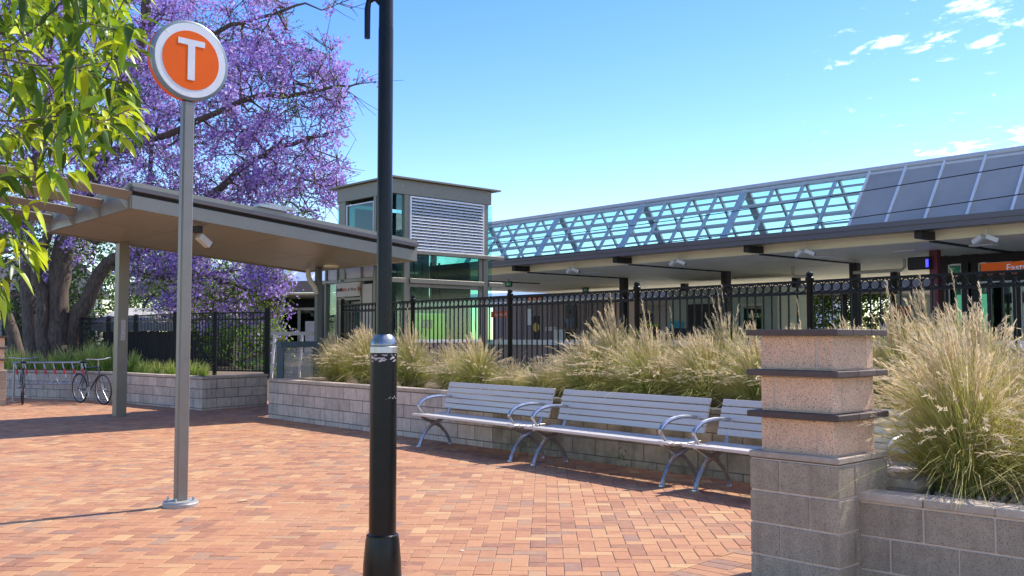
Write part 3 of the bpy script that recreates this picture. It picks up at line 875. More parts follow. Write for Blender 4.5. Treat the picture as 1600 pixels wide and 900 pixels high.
# beams and ledges of the right face
lb('ledge', M['steel'], (.02, VW+.38, -.10, .06, 3.335, 3.415))
lb('ledge', M['steel'], (-.05, .30, -.06, .04, 2.70, 2.80), (.43, VW-.21, -.06, .04, 2.70, 2.80), (VW-.055, VW+.38, -.06, .04, 2.70, 2.80))
m_ = MB()
m_.cbox(.43, VW-.21, .0, .05, 2.62, 2.69, .003)
m_.cbox(VW-.32, VW-.22, .0, .05, .5, 3.33, .003); m_.cbox(.43, .46, .0, .05, .5, 3.33, .003)
m_.build('window_frame', M['steel'], t)
# louvre panel
lv = MB(); lv.cbox(.43, .47, -.05, .03, 3.42, 4.60, .003); lv.cbox(VW-.24, VW-.21, -.05, .03, 3.42, 4.60, .003)
lv.cbox(.475, VW-.245, -.05, .03, 4.565, 4.60, .003); lv.cbox(.475, VW-.245, -.05, .03, 3.42, 3.455, .003)
pf = lv.build('louvre_frame', M['signwhite'], t)
n = 16; m_ = MB()
for k in range(n):
    z = 3.475+k*(1.085/n)
    vs = [(.475, -.055, z), (VW-.245, -.055, z), (VW-.245, -.052, z+.008), (.475, -.052, z+.008), (.475, .02, z+.058), (VW-.245, .02, z+.058), (VW-.245, .024, z+.054), (.475, .024, z+.054)]
    m_.add(vs, [(0, 1, 2, 3), (3, 2, 5, 4), (4, 5, 6, 7), (7, 6, 1, 0)])
m_.build('louvre_slats', M['signwhite'], pf)
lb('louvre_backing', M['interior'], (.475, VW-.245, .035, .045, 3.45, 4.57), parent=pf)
# glass
lb('glass_pane', G_teal, (.115, .295, .03, .045, .1, 4.62), c=.001)
lb('glass_pane', G_teal, (.03, .045, .115, .395, .1, 4.62), c=.001)
lb('glass_pane', G_teal, (.47, VW-.325, .022, .034, .55, 2.615), c=.001)
lb('glass_pane', G_teal, (.47, VW-.325, .022, .034, 2.81, 3.33), c=.001)
lb('glass_pane', G_teal, (VW-.05, VW+.10, .03, .042, .1, 4.6), c=.001)
lb('glass_pane', G_dark, (.03, .045, .75, 1.80, 3.0, 4.50), c=.001)
lb('glass_pane', G_teal, (.03, .045, 1.99, 2.22, 3.0, 4.50), c=.001)
lb('glass_pane', G_teal, (VW-.03, VW-.015, .13, UW-.13, .1, 4.6), c=.001)
lb('glass_pane', G_teal, (.13, VW-.13, UW-.05, UW-.035, .1, 4.6), c=.001)
m_ = MB()
for q in ((.72, .75), (1.79, 1.82)): m_.cbox(.0, .05, q[0], q[1], 3.0, 4.53, .003)
m_.cbox(.0, .05, .755, 1.785, 4.50, 4.53, .003); m_.build('window_frame', M['signwhite'], t)
# what the glass shows: shaft frame, lift car with lime panel
m_ = MB()
for x in (.75, 1.0, 1.25, 1.5, 1.75, 2.0, 2.25): m_.cbox(x-.02, x+.02, 1.2, 1.24, .1, 3.3, .003)
m_.cbox(.5, 2.5, 1.15, 1.19, 2.2, 2.26, .003); m_.cbox(.5, 2.5, 1.15, 1.19, 1.4, 1.46, .003)
m_.build('shaft_frame', M['darksteel'], t)
lb('plinth', M['corr'], (.44, VW-.33, -.06, .02, 0, 1.40))
lb('plinth_coping', M['coping'], (.43, VW-.32, -.09, .02, 1.403, 1.47))
lb('shaft_backing', M['interior'], (VW-.30, VW-.24, .4, UW-.3, .1, 3.28))  # added dark screen: blocks the bright background so the glass reads dark
lb('shaft_backing', M['interior'], (.35, VW-.3, UW-.22, UW-.14, .1, 4.5))
lb('lift_car_panel', M['lime'], (.78, 1.72, .35, .40, 1.2, 2.06))
lb('car_label', M['darksteel'], (1.08, 1.36, .335, .348, 1.72, 1.92), c=.001)
lb('machine_box', M['cream'], (.6, 1.6, 1.2, 1.7, 3.0, 3.05), c=.002)
# portal under the canopy, in the plane of the left face
lb('portal_panel', M['cream'], (.02, .06, .71, 1.14, 2.85, 3.30), (.02, .06, 1.19, 2.10, 2.85, 3.30), (.02, .06, 2.16, 2.58, 2.85, 3.30))
m_ = MB()
for u_ in (1.14, 2.11, 2.60): m_.cbox(-.03, .07, u_, u_+.045, .0, 3.3, .003)
m_.cbox(-.02, .06, .71, 2.95, 2.77, 2.84, .003); m_.cbox(-.02, .06, 1.19, 2.10, 2.36, 2.42, .003)
m_.build('portal_frame', M['steel'], t)
lb('dark_reveal', M['darksteel'], (.04, .20, 2.66, 3.02, .0, 2.76), (.12, .16, 1.93, 2.10, 0, 2.35))
lb('glass_pane', G_teal, (.03, .042, 2.16, 2.58, .3, 2.75), c=.001)
dr = lb('lift_door', M['galv'], (.25, .28, 1.2, 1.50, .0, 2.25), (.25, .28, 1.51, 1.86, .0, 2.25))
lb('door_glass', G_teal, (.235, .245, 1.28, 1.44, .9, 2.1), (.235, .245, 1.56, 1.72, .9, 2.1), c=.001, parent=dr)
lb('door_frame', M['cream'], (.20, .24, 1.16, 1.90, 2.26, 2.34), (.20, .24, 1.86, 1.92, .0, 2.255), parent=dr)
lb('notice_board', M['cream'], (-.01, .015, .75, 1.12, .9, 2.70))
# entry sign
sg = lb('direction_sign', M['cream'], (-.055, -.032, 1.17, 2.12, 2.44, 2.755))
def sgm(u_, z, rot=0):   # text frame on the left face: reads towards -y
    return Matrix(((0, 0, -1, -.0565), (-1, 0, 0, u_), (0, 1, 0, z), (0, 0, 0, 1)))
text('To', .115, M['darksteel'], sg, sgm(1.83, 2.60))
text('Trains & West Pde', .105, M['darksteel'], sg, sgm(1.51, 2.60), name='lettering')
for u_, mt in ((2.03, 'darksteel'), (1.935, 'darksteel'), (1.768, 'orange'), (1.225, 'orange')):
    m_ = MB()
    if u_ > 1.3: m_.lathe([(.042, 0), (.041, .003)], n=20)
    else: m_.cbox(-.028, .028, -.045, .045, 0, .003, .001)
    mx = sgm(u_, 2.60); m_.v = [tuple(mx @ Vector(v)) for v in m_.v]; m_.build('pictogram', M[mt], sg)
for u_ in (2.095, 1.19):
    m_ = MB(); m_.cbox(-.059, -.0555, u_-.007, u_+.007, 2.50, 2.70, .001); m_.build('sign_edge_mark', M['darksteel'], sg)

# ================================================================== RING-TOP FENCE
FD = 10.15
s0 = S(645, FD); step = S(797, FD)-s0
t = thing('ring_top_fence', 'black metal fence with a band of rings along its top behind the grasses', 'fence', W(s0, FD, 0), ROT)
ztop = 2.19
def fence_post(x):
    m_ = MB(); m_.lathe([(.04, .5), (.04, ztop-.02), (.052, ztop), (.052, ztop+.03), (.036, ztop+.045), (.043, ztop+.06), (.040, ztop+.09), (.018, ztop+.105)], (x, 0, 0), 16)
    m_.build('post', M['fence'], t)
xa = S(534, FD)-s0
bays = [(xa, 0)]+[(k*step, (k+1)*step) for k in range(0, 6)]
fence_post(xa+.03)
for a_, b_ in bays:
    fence_post(b_)if b_ else fence_post(0)
    m_ = MB(); a2, b2 = a_+.05, b_-.05
    m_.box(a2, b2, -.02, .02, ztop-.03, ztop); m_.box(a2, b2, -.02, .02, ztop-.17, ztop-.14); m_.box(a2, b2, -.018, .018, .78, .81)
    n = max(1, round((b2-a2)/.118)); d = (b2-a2)/n
    for k in range(n):
        x = a2+(k+.5)*d
        pts = [(x+.054*math.cos(q), 0, ztop-.085+.054*math.sin(q)) for q in np.linspace(0, 2*math.pi, 17)]
        m_.tube(pts, .0085, 6, caps=False)
        if k: m_.box(a2+k*d-.0085, a2+k*d+.0085, -.0085, .0085, .74, ztop-.16); m_.box(a2+k*d-.006, a2+k*d+.006, -.006, .006, ztop-.145, ztop-.02)
    m_.build('picket_panel', M['fence'], t)
print('fence step', step)
# plain picket fence on the left planter
pts_ = [at(417, 590, 22.3), at(335, 590, 22.9), at(272, 585, 23.6), at(211, 580, 25.6), at(168, 575, 27.5), at(125, 570, 29.5)]
t = thing('picket_fence', 'plain black picket fence on the left planter, under the purple blossom', 'fence', (pts_[0].x, pts_[0].y, 0))
o0 = Vector((pts_[0].x, pts_[0].y, 0)); zt_ = 2.12
for k, p in enumerate(pts_):
    q = Vector((p.x, p.y, 0))-o0
    m_ = MB(); hh = zt_+(.08 if k == 0 else .02); w_ = .055 if k == 0 else .04; m_.box(q.x-w_, q.x+w_, q.y-w_, q.y+w_, .55, hh); m_.build('post', M['fence'], t)
for p, q in zip(pts_[:-1], pts_[1:]):
    a_ = Vector((p.x, p.y, 0))-o0; b_ = Vector((q.x, q.y, 0))-o0; L = (b_-a_).length; d = (b_-a_)/L
    m_ = MB()
    for z in (zt_-.02, zt_-.17, .74): m_.bar(a_+Vector((0, 0, z)), b_+Vector((0, 0, z)), .04, .035)
    n = int(L/.10)
    for k in range(1, n):
        c_ = a_+d*(k*L/n); m_.box(c_.x-.009, c_.x+.009, c_.y-.009, c_.y+.009, .72, zt_-.02)
    m_.build('picket_panel', M['fence'], t)

# hoop barrier and ramp railing
hb0 = at(438, 597, 18.9); hb1 = at(492, 595, 19.8); hv = (hb1-hb0); hv.z = 0
t = thing('hoop_barrier', 'slate blue square steel hoop behind the left end of the long planter', 'barrier', (hb0.x, hb0.y, 0))
m_ = MB(); v1 = hv; zt2 = 1.38
m_.bar((0, 0, .4), (0, 0, zt2-.06), .12); m_.bar((v1.x, v1.y, .4), (v1.x, v1.y, zt2-.06), .12)
m_.bar(Vector((0, 0, zt2))-v1.normalized()*.06, Vector((v1.x, v1.y, zt2))+v1.normalized()*.06, .12, .12)
m_.build('frame', M['slateframe'], t)
m_ = MB()
for k in range(1, 24):
    c_ = v1*(k/24); m_.box(c_.x-.004, c_.x+.004, c_.y-.004, c_.y+.004, .5, zt2-.06)
for z in np.arange(.7, 1.3, .06): m_.bar((0, 0, z), (v1.x, v1.y, z), .005)
m_.build('mesh_infill', M['galv'], t)
ra = at(420, 524, 24.0); rb = at(500, 521, 24.5)
t = thing('ramp_railing', 'pale steel ramp railing with slanted white posts seen left of the lift', 'railing', (ra.x, ra.y, 0))
dv = Vector((rb.x-ra.x+1.6, rb.y-ra.y, 0))
m_ = MB()
for z, w_ in ((1.62, .09), (1.38, .05), (.85, .05)): m_.bar((0, 0, z), dv+Vector((0, 0, z)), .06, w_)
m_.build('rails', M['galv'], t)
for k in range(5):
    q = dv*(k/4.2)+dv*.03; m_ = MB(); m_.bar(q+Vector((.06, 0, 1.6)), q+Vector((-.04, 0, 0)), .09, .05); m_.build('post', M['white'], t)
m_ = MB()
for k in range(60): c_ = dv*(k/60); m_.bar(c_+Vector((0, 0, .1)), c_+Vector((.25, 0, 1.35)), .006); m_.bar(c_+Vector((.25, 0, .1)), c_+Vector((0, 0, 1.35)), .006)
m_.build('wire_mesh', M['galv'], t)

# ================================================================== STATION PLATFORM
DF, DR, DC, DB, DE = 22.0, 23.5, 28.0, 33.0, 35.5
sA, sB = S(768, DF), S(1600, DF)+32
k_f = 2100/F
zf_t = 1.5+.0963*1984/1500*DF; zf_b = 1.5+.0878*1984/1500*DF; z_r = 1.5+.142*1984/1500*DR
t = thing('station_platform', 'long raised station platform beyond the fence', 'platform', W(sA-9, 21, 0), ROT)
m_ = MB(); m_.box(0, 90, .3, 17, 0, .86); m_.build('platform_wall', M['concrete'], t)
m_ = MB(); m_.box(-.1, 90.1, .18, 17.1, .862, .95); m_.build('platform_edge', M['coping'], t)
t = thing('boundary_wall', 'low brown wall with a white coping seen through the fence in front of the platform', 'wall', W(S(640, 15.8)-2.0, 15.8, 0), ROT)
m_ = MB(); m_.box(0, 19, 0, .25, -.05, 1.34); m_.build('wall_body', M['corr'], t)
m_ = MB(); m_.box(-.05, 19.05, -.05, .3, 1.342, 1.46); m_.build('coping', M['coping'], t)

ca_ = thing('platform_canopy', 'long station canopy with a triangular glazed roof vault and dark fascia', 'canopy', W(sA-1.5, DF, 0), ROT)
L = sB-sA+1.5; XL = -9.0
def cb(name, mt, *boxes, c=None, parent=ca_):
    mb = MB()
    for bb in boxes: mb.box(*bb) if c is None else mb.cbox(*bb, c)
    return mb.build(name, mt, parent)
cb('fascia', M['darkfascia'], (XL, L, -.03, .10, zf_b+.13, zf_t+.01), (XL, L, 0, .14, zf_b, zf_b+.127))
cb('inner_bulkhead', M['soffit2'], (XL, L, .95, 1.02, zf_b-.18, zf_b+.12))
cb('eave_soffit', M['fascia'], (XL, L, .145, .945, zf_b+.06, zf_b+.11))
# soffit panels with dark joints
zs = 1.5+.1161*22-.18
pl_ = MB(); x = XL
while x < L:
    for y in np.arange(1.04, 13.3, 2.4):
        zz0 = zs-.0*y
        pl_.box(x+.012, min(x+2.45, L)-.012, y+.012, y+2.388, zz0, zz0+.04)
    x += 2.45
pl_.build('soffit', M['soffit2'], ca_)
cb('roof_deck', M['darksteel'], (XL, L, 1.03, 13.5, zs+.06, zs+.12), (XL, L, .11, 1.0, zf_t-.12, zf_t-.02), (XL, L, 1.0, 1.02, zs+.12, zf_t-.02))
cb('rear_fascia', M['darkfascia'], (XL, L, 13.5, 13.6, zs-.02, zf_t))
cb('rear_roof', M['panel'], (XL, L, DR-DF+1.7, 13.4, zf_t-.02, zf_t+.0))
# rafters: near plane and far plane of the vault
yr = DR-DF; yn = .35; yfz = 2*yr-yn
zb_ = zf_t-.02
bases = [S(px_, DF+yn)-(sA-1.5) for px_ in (837, 972, 1131, 1330)]
b0 = S(837, DF+yn)-(sA-1.5); stp = (S(1330, DF+yn)-S(837, DF+yn))/12.0
k = -6; x_solid = b0+12*stp
while b0+k*stp < x_solid+.1:
    x = b0+k*stp
    if x < -1.0: k += 1; continue
    thick = (k % 4 == 0)
    solid = k >= 12
    w_ = .24 if (thick and not solid) else (.11 if solid else .085)
    m_ = MB(); m_.bar((x, yn, zb_), (x, yr, z_r-.06), .05 if solid else .09, w_, up=(1, 0, 0)) if False else m_.bar((x, yn, zb_), (x, yr, z_r-.06), w_*.85, .08)
    m_.build('rafter', M['ridge'], ca_)
    if not solid:
        m_ = MB(); m_.bar((x, yfz, zb_), (x, yr+.02, z_r-.06), .24 if thick else .07, .08); m_.build('rafter', M['ridge'], ca_)
    k += 1
x_l = -1.2
m_ = MB(); m_.tube([(x_l, yr, z_r), (L, yr, z_r)], .075, 10); m_.box(x_l, L, yr-.12, yr+.12, z_r-.17, z_r-.09); m_.build('ridge_beam', M['ridge'], ca_)
for side, yb_ in (('near', yn), ('far', yfz)):
    m_ = MB(); nb = 7 if side == 'far' else 3
    for q in range(1, nb):
        u = q/nb; y = yb_+(yr-yb_)*u; z = zb_+(z_r-.1-zb_)*u
        m_.box(x_l, x_solid, y-.02, y+.02, z-.03, z+.03)
    m_.build('purlin', M['ridge'], ca_)
m_ = MB(); e_ = .03
m_.add([(x_l, yfz+e_, zb_), (x_solid, yfz+e_, zb_), (x_solid, yr+e_, z_r-.06), (x_l, yr+e_, z_r-.06)], [(0, 1, 2, 3)]); m_.build('glazing', G_roof, ca_)
m_ = MB(); m_.add([(x_l, yn-.06, zb_), (x_solid, yn-.06, zb_), (x_solid, yr-.06, z_r-.03), (x_l, yr-.06, z_r-.03)], [(0, 1, 2, 3)])
m_.build('glazing', glass('clear_roof_glass', (.90, .97, .96), .0), ca_)
m_ = MB(); m_.add([(x_l, yn, zb_), (x_l, yfz, zb_), (x_l, yr, z_r-.1)], [(0, 1, 2)]); m_.build('glazing', G_teal, ca_)
m_ = MB(); m_.slab([(x_solid, yn-.05, zb_+.01), (L, yn-.05, zb_+.01), (L, yr-.05, z_r-.05), (x_solid, yr-.05, z_r-.05)], [(x_solid, yn+.0, zb_), (L, yn+.0, zb_), (L, yr+.0, z_r-.08), (x_solid, yr+.0, z_r-.08)])
m_.slab([(x_solid, yr+.05, z_r-.05), (L, yr+.05, z_r-.05), (L, yfz+.05, zb_), (x_solid, yfz+.05, zb_)], [(x_solid, yr+.02, z_r-.08), (L, yr+.02, z_r-.08), (L, yfz, zb_), (x_solid, yfz, zb_)])
m_.build('roof_sheeting', M['panel'], ca_)
k = 12
while b0+k*stp < L-12:                 # standing seams proud of the sheeting
    x = b0+k*stp; m_ = MB(); m_.bar((x, yn-.075, zb_+.03), (x, yr-.085, z_r-.05), .05, .05); m_.build('roof_seam', M['signwhite'], ca_); k += 1
# columns
for row, D_, pxs in (('front', DC, (772, 842, 975, 1135, 1337, 1592)), ('back', DB, (809, 928, 1070, 1245, 1400))):
    for px_ in pxs:
        x = S(px_, D_)-(sA-1.5)
        if x < .1: continue
        cb('column', M['darksteel'], (x-.13, x+.13, D_-DF-.13, D_-DF+.13, .95, zs), c=.01)
for px_ in (772, 842, 975, 1135, 1337, 1592):
    x = S(px_, DC)-(sA-1.5)
    cb('beam', M['darksteel'], (x-.07, x+.07, .96, DC-DF, zs-.035, zs-.001), (x-.09, x+.09, .25, 1.35, zf_b-.17, zf_b+.02))
print('canopy L', L, 'z', zf_b, zf_t, zs, z_r, 'step', stp)
# ceiling lights of the platform
for px_ in (930, 1290, 1420, 1540):
    x = S(px_, DF+3)-(sA-1.5); cb('ceiling_light', M['white'], (x-.3, x+.3, 2.8, 3.1, zs-.035, zs-.002))
# cameras on the fascia: pairs of white housings
cam_lab = ['pair of small white lamp housings under the platform fascia, nearest the lift tower', 'pair of white camera housings under the platform fascia, second from the lift tower',
           'white camera housing pair under the platform fascia, above the near block pillar', 'pair of white camera housings under the platform fascia, above the orange station sign']
for k, px_ in enumerate((898, 1062, 1262, 1545)):
    s_ = S(px_, DF+.85); c_ = thing('security_camera', cam_lab[k], 'camera', W(s_, DF+.8, zf_b-.16), ROT, 'camera pairs under the platform fascia')
    for sx in (-1, 1):
        m_ = MB(); mx = Matrix.Translation((sx*.16, -.05, -.1)) @ Euler((0, R(25*sx), R(20*sx))).to_matrix().to_4x4()
        m_.cbox(-.14, .14, -.06, .06, -.055, .055, .01, m=mx); m_.build('housing', M['white'], c_)
        m_ = MB(); m_.box(sx*.141, sx*.146, -.045, .045, -.04, .04, m=mx); m_.build('lens', M['darksteel'], c_)
    m_ = MB(); m_.tube([(0, 0, .14), (0, 0, .0), (-.12, 0, -.06)], .02, 8); m_.tube([(0, 0, .0), (.12, 0, -.06)], .02, 8); m_.build('bracket', M['white'], c_)
# overhead wires in front of the canopy
for lab, za, zb2, Dw, py0, py1 in (('upper overhead wire crossing in front of the platform roof vault', 0, 0, 19.0, 380, 254), ('lower overhead wire crossing in front of the platform roof vault', 0, 0, 19.0, 408, 300)):
    a_ = at(766, py0, W(S(766, Dw), Dw).y); b_ = at(1640, py1-3, W(S(1640, Dw), Dw).y)
    m_ = MB(); pts = []
    for i in range(25):
        u = i/24; p = a_.lerp(b_, u); p.z -= .25*math.sin(math.pi*u)*.4; pts.append(p-a_)
    m_.tube(pts, .011, 6); o = m_.build('overhead_wire', M['darksteel'], loc=a_); tag(o, lab, 'wire', 'overhead wires')

# station name signs
def name_sign(px_, D_, w_, h_, z_, label, size, posts_):
    s_ = S(px_, D_); c_ = thing('station_name_sign', label, 'sign', W(s_, D_, .95), ROT)
    z_ -= .95
    m_ = MB(); m_.cbox(0, w_, -.03, .03, z_-h_/2, z_+h_/2, .004); b_ = m_.build('sign_board', M['orange'], c_)
    mx = Matrix(((1, 0, 0, w_/2), (0, 0, -1, -.032), (0, 1, 0, z_), (0, 0, 0, 1)))
    text('Eastwood', size, M['signwhite'], b_, mx, bold=.002)
    if posts_:
        for x in (.15, w_-.15):
            m_ = MB(); m_.box(x-.03, x+.03, .032, .08, 0, z_+h_/2-.02); m_.build('leg', M['darksteel'], c_)
    return c_
zsign = at(1536, 424, W(S(1536, 24), 24).y).z
name_sign(1535, 24.0, 2.1, .29, zsign+.05, 'large orange Eastwood station sign under the platform canopy at the right edge', .23, True)
z2 = at(783, 491, W(S(783, 27), 27).y).z
name_sign(768, 27.0, 1.25, .26, z2, 'small orange Eastwood station sign just right of the lift tower', .22, True)
z3 = at(836, 467, W(S(836, 32), 32).y).z
name_sign(825, 32.0, 1.1, .30, z3, 'orange station sign hanging behind the second platform column', .22, True)
# maroon post with passenger display
s_ = S(1463, 25.5); c_ = thing('passenger_display', 'black hooded passenger display with small blue light on a maroon post', 'display', W(s_, 25.5, .95), ROT)
m_ = MB(); m_.box(-.11, .11, -.11, .11, 0, zs-.95); m_.build('post', M['maroon'], c_)
zz_ = at(1450, 411, W(s_, 25.5).y).z-.95
m_ = MB(); m_.cbox(-.62, -.02, -.32, -.115, zz_-.17, zz_+.17, .02); h_ = m_.build('hood', M['rubber'], c_)
bl_ = bpy.data.materials.new('blue_indicator'); bl_.use_nodes = True
bl_.node_tree.nodes['Principled BSDF'].inputs['Emission Color'].default_value = (.05, .05, 1, 1); bl_.node_tree.nodes['Principled BSDF'].inputs['Emission Strength'].default_value = 1.6
bl_.node_tree.nodes['Principled BSDF'].inputs['Base Color'].default_value = (.02, .02, .3, 1)
m_ = MB(); m_.cbox(-.10, -.03, -.34, -.322, zz_-.12, zz_+.09, .004); m_.build('blue_light', bl_, h_)
# exit signs
for px_, py_, D_, lb_ in ((795, 444, 25, 'small green running-man exit sign hanging under the canopy beside the lift'), (915, 453, 32, 'green and white exit sign hanging between the platform columns')):
    s_ = S(px_, D_); p = at(px_, py_, W(s_, D_).y); c_ = thing('exit_sign', lb_, 'exit sign', W(s_, D_, p.z), ROT)
    m_ = MB(); m_.cbox(-.19, .19, -.03, .03, -.11, .11, .004); m_.build('sign_box', M['darksteel'], c_)
    m_ = MB(); m_.cbox(-.16, .16, -.037, -.031, -.08, .08, .001); m_.build('green_face', mat('exit_green', (.03, .32, .14), .5), c_)
    m_ = MB(); m_.box(-.05, -.01, -.041, -.038, -.05, .03); m_.box(.03, .11, -.041, -.038, -.012, .012); m_.box(-.045, -.015, -.041, -.038, .035, .06); m_.build('pictogram', M['white'], c_)
    m_ = MB(); m_.box(-.01, .01, -.01, .01, .11, zs-p.z); m_.build('hanger', M['darksteel'], c_)

# waiting rooms and kiosks on the platform
c_ = thing('platform_building', 'pink-brown clad station building behind the fence right of the lift', 'building', W(S(770, 31.5), 31.5, .95), ROT)
Lb = S(945, 31.5)-S(770, 31.5)
m_ = MB(); m_.box(0, Lb, 0, 2.0, 0, 2.25); m_.build('wall', M['corr'], c_)
m_ = MB()
for x in np.arange(.1, Lb, .28): m_.box(x, x+.05, -.025, -.002, .0, 2.2)
m_.build('cladding_ribs', M['corr'], c_)
m_ = MB(); m_.box(-.1, Lb+.1, -.2, 2.1, 2.26, 2.38); m_.build('roof_edge', M['white'], c_)
for x0, x1, z0, z1, mt, nm in ((2.7, 3.0, 1.2, 2.0, 'white', 'notice_board'), (5.4, 6.1, 1.0, 2.1, 'interior', 'window'), (4.0, 4.8, .9, 1.1, 'cream', 'window_sill')):
    m_ = MB(); m_.cbox(x0, x1, -.06, -.03, z0, z1, .004); m_.build(nm, M[mt], c_)
c_ = thing('utility_cabinet', 'white cabinet on the platform beside the standing person', 'cabinet', W(S(864, 30.0), 30.0, .95), ROT)
m_ = MB(); m_.cbox(0, .75, 0, .5, 0, .95, .01); m_.build('cabinet_body', M['white'], c_)
m_ = MB(); m_.box(.37, .385, -.006, 0, .03, .92); m_.build('door_gap', M['darksteel'], c_)
c_ = thing('vending_poster', 'round yellow notice on a dark board on the platform column', 'notice', W(S(838, 27.7), 27.7, .95), ROT)
m_ = MB(); m_.cbox(-.2, .2, 0, .03, .5, 1.5, .004); m_.build('board', M['darksteel'], c_)
m_ = MB(); m_.lathe([(.2, 0), (.19, .01)], n=24); mx = Matrix.Translation((0, -.001, 1.02)) @ Matrix.Rotation(R(90), 4, 'X'); m_.v = [tuple(mx @ Vector(v)) for v in m_.v]
m_.build('yellow_disc', mat('yellow_notice', (.75, .52, .10), .6), c_)
# service block at mid platform: teal door, grey green wall
c_ = thing('platform_kiosk', 'grey-green platform room with a teal door panel and dark doorway', 'kiosk', W(S(1045, 30.5), 30.5, .95), ROT)
Lk = S(1215, 30.5)-S(1045, 30.5)
gk = mat('grey_green_render', (.36, .40, .33), .7, var=.06)
m_ = MB(); m_.box(0, Lk, 0, 2.2, 0, 2.45); m_.build('wall', gk, c_)
def kb(px0, px1, z0, z1, mt, nm, D_=30.5, y=-.04):
    a_ = S(px0, D_)-S(1045, D_); b_ = S(px1, D_)-S(1045, D_); m_ = MB(); m_.cbox(a_, b_, y, -.002, z0, z1, .004); return m_.build(nm, M[mt] if isinstance(mt, str) else mt, c_)
kb(1048, 1068, .0, 1.25, 'teal', 'door'); kb(1075, 1125, 0, 1.9, 'darksteel', 'doorway', y=-.03); kb(1163, 1190, .9, 1.75, G_dark, 'window'); kb(1160, 1193, 1.76, 1.85, 'cream', 'window_head')
# dark glazed waiting room at the right
c_ = thing('waiting_room', 'dark framed waiting room with green glass at the right end of the platform', 'waiting room', W(S(1478, 27.5), 27.5, .95), ROT)
Lw = 9.0
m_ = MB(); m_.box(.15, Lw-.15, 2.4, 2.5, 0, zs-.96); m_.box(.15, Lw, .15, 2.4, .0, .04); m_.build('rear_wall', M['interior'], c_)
xs_ = [0]+[S(px_, 27.5)-S(1478, 27.5) for px_ in (1510, 1525, 1590)]+[3.4, 5.2, 7.0, 9.0]
for x in xs_:
    m_ = MB(); m_.cbox(x-.10, x+.10, -.05, .12, 0, zs-.96, .005); m_.build('mullion', M['darksteel'], c_)
m_ = MB(); m_.cbox(0, Lw, -.04, .10, 2.15, 2.32, .005); m_.cbox(0, Lw, -.04, .10, zs-1.2, zs-.97, .005); m_.build('transom', M['darksteel'], c_)
for a_, b_ in zip(xs_[:-1], xs_[1:]):
    if b_-a_ < .3: continue
    f_ = MB(); 
    for (z0, z1) in ((.05, 2.13), (2.34, zs-1.22)):
        f_.box(a_+.101, a_+.13, -.02, .02, z0, z1); f_.box(b_-.13, b_-.101, -.02, .02, z0, z1); f_.box(a_+.13, b_-.13, -.02, .02, z1-.03, z1)
    w__ = f_.build('window_frame', M['white'], c_)
    p_ = MB(); 
    for (z0, z1) in ((.05, 2.1), (2.34, zs-1.25)): p_.box(a_+.13, b_-.13, -.004, .004, z0, z1)
    p_.build('glass_pane', G_dark, w__)
for x in (1.5, 2.4, 4.2): 
    m_ = MB(); m_.cbox(x, x+.35, 1.3, 1.34, .1, 1.9, .005); m_.build('inner_panel', mat('pale_teal_panel', (.25, .62, .55), .5), c_)

# far platform, canopies and buildings beyond
c_ = thing('far_platform_canopy', 'second platform canopy with blue-grey roof glazing seen under the near canopy', 'canopy', W(S(700, 42), 42, 0), ROT)
m_ = MB(); Lf = S(1900, 42)-S(700, 42)
zq = at(1250, 447, W(S(1250, 42), 42).y).z
m_.box(0, Lf, 0, .3, zq-.45, zq+.25); m_.build('fascia', M['darkfascia'], c_)
m_ = MB(); m_.slab([(0, .1, zq+.3), (Lf, .1, zq+.3), (Lf, 1.6, zq+.62), (0, 1.6, zq+.62)], [(0, .12, zq+.26), (Lf, .12, zq+.26), (Lf, 1.62, zq+.58), (0, 1.62, zq+.58)]); m_.build('roof_glazing', mat('blue_roof_glass', (.38, .46, .58), .3, .1), c_)
m_ = MB(); m_.box(0, Lf, .31, 9, zq-.3, zq-.2); m_.build('soffit', M['soffit2'], c_)
for x in np.arange(2, Lf, 5.5):
    m_ = MB(); m_.cbox(x-.12, x+.12, 3.0, 3.24, 0, zq-.3, .01); m_.build('column', M['darksteel'], c_)
c_ = thing('station_wing', 'low glazed station wing with blue roof lights left of the lift tower', 'building', (at(418, 450, 33).x-2, 33.0, 0), R(-10))
m_ = MB(); m_.box(-3, 7, 0, .12, 3.05, 3.42); m_.build('fascia', M['fascia'], c_)
m_ = MB(); m_.slab([(-3, .0, 3.44), (7, .0, 3.44), (6.6, 2.2, 4.25), (-2.4, 2.2, 4.25)], [(-3, .02, 3.42), (7, .02, 3.42), (6.6, 2.22, 4.20), (-2.4, 2.22, 4.20)]); m_.build('roof_glazing', MATS['blue_roof_glass'], c_)
m_ = MB()
for x in np.arange(-2.8, 7, .8): m_.bar((x, -.02, 3.46), (x*.94, 2.18, 4.28), .05, .05)
m_.build('roof_bars', M['ridge'], c_)
m_ = MB(); m_.box(-3, 7, .13, 6, 2.98, 3.04); m_.build('soffit', M['soffit2'], c_)
m_ = MB(); m_.box(-1, 7, 3.4, 3.5, 0, 2.98); m_.build('rear_wall', M['interior'], c_)
for a_, b_ in ((.2, 1.5), (1.6, 2.4), (2.5, 3.8), (3.9, 5.2)):
    f_ = MB(); f_.box(a_-.04, a_, 1.98, 2.04, 1.0, 2.5); f_.box(b_, b_+.04, 1.98, 2.04, 1.0, 2.5); f_.box(a_-.04, b_+.04, 1.98, 2.04, 2.51, 2.6); ww = f_.build('window_frame', M['white'], c_)
    f_ = MB(); f_.box(a_+.001, b_-.001, 2.0, 2.02, 1.0, 2.5); f_.build('glass_pane', G_dark, ww)
m_ = MB(); m_.box(-2, 7, 1.95, 2.1, 0, .98); m_.build('low_wall', M['concrete'], c_)
m_ = MB(); m_.cbox(3.0, 3.5, 1.2, 1.3, 1.0, 2.1, .01); m_.build('ticket_machine', M['white'], c_)

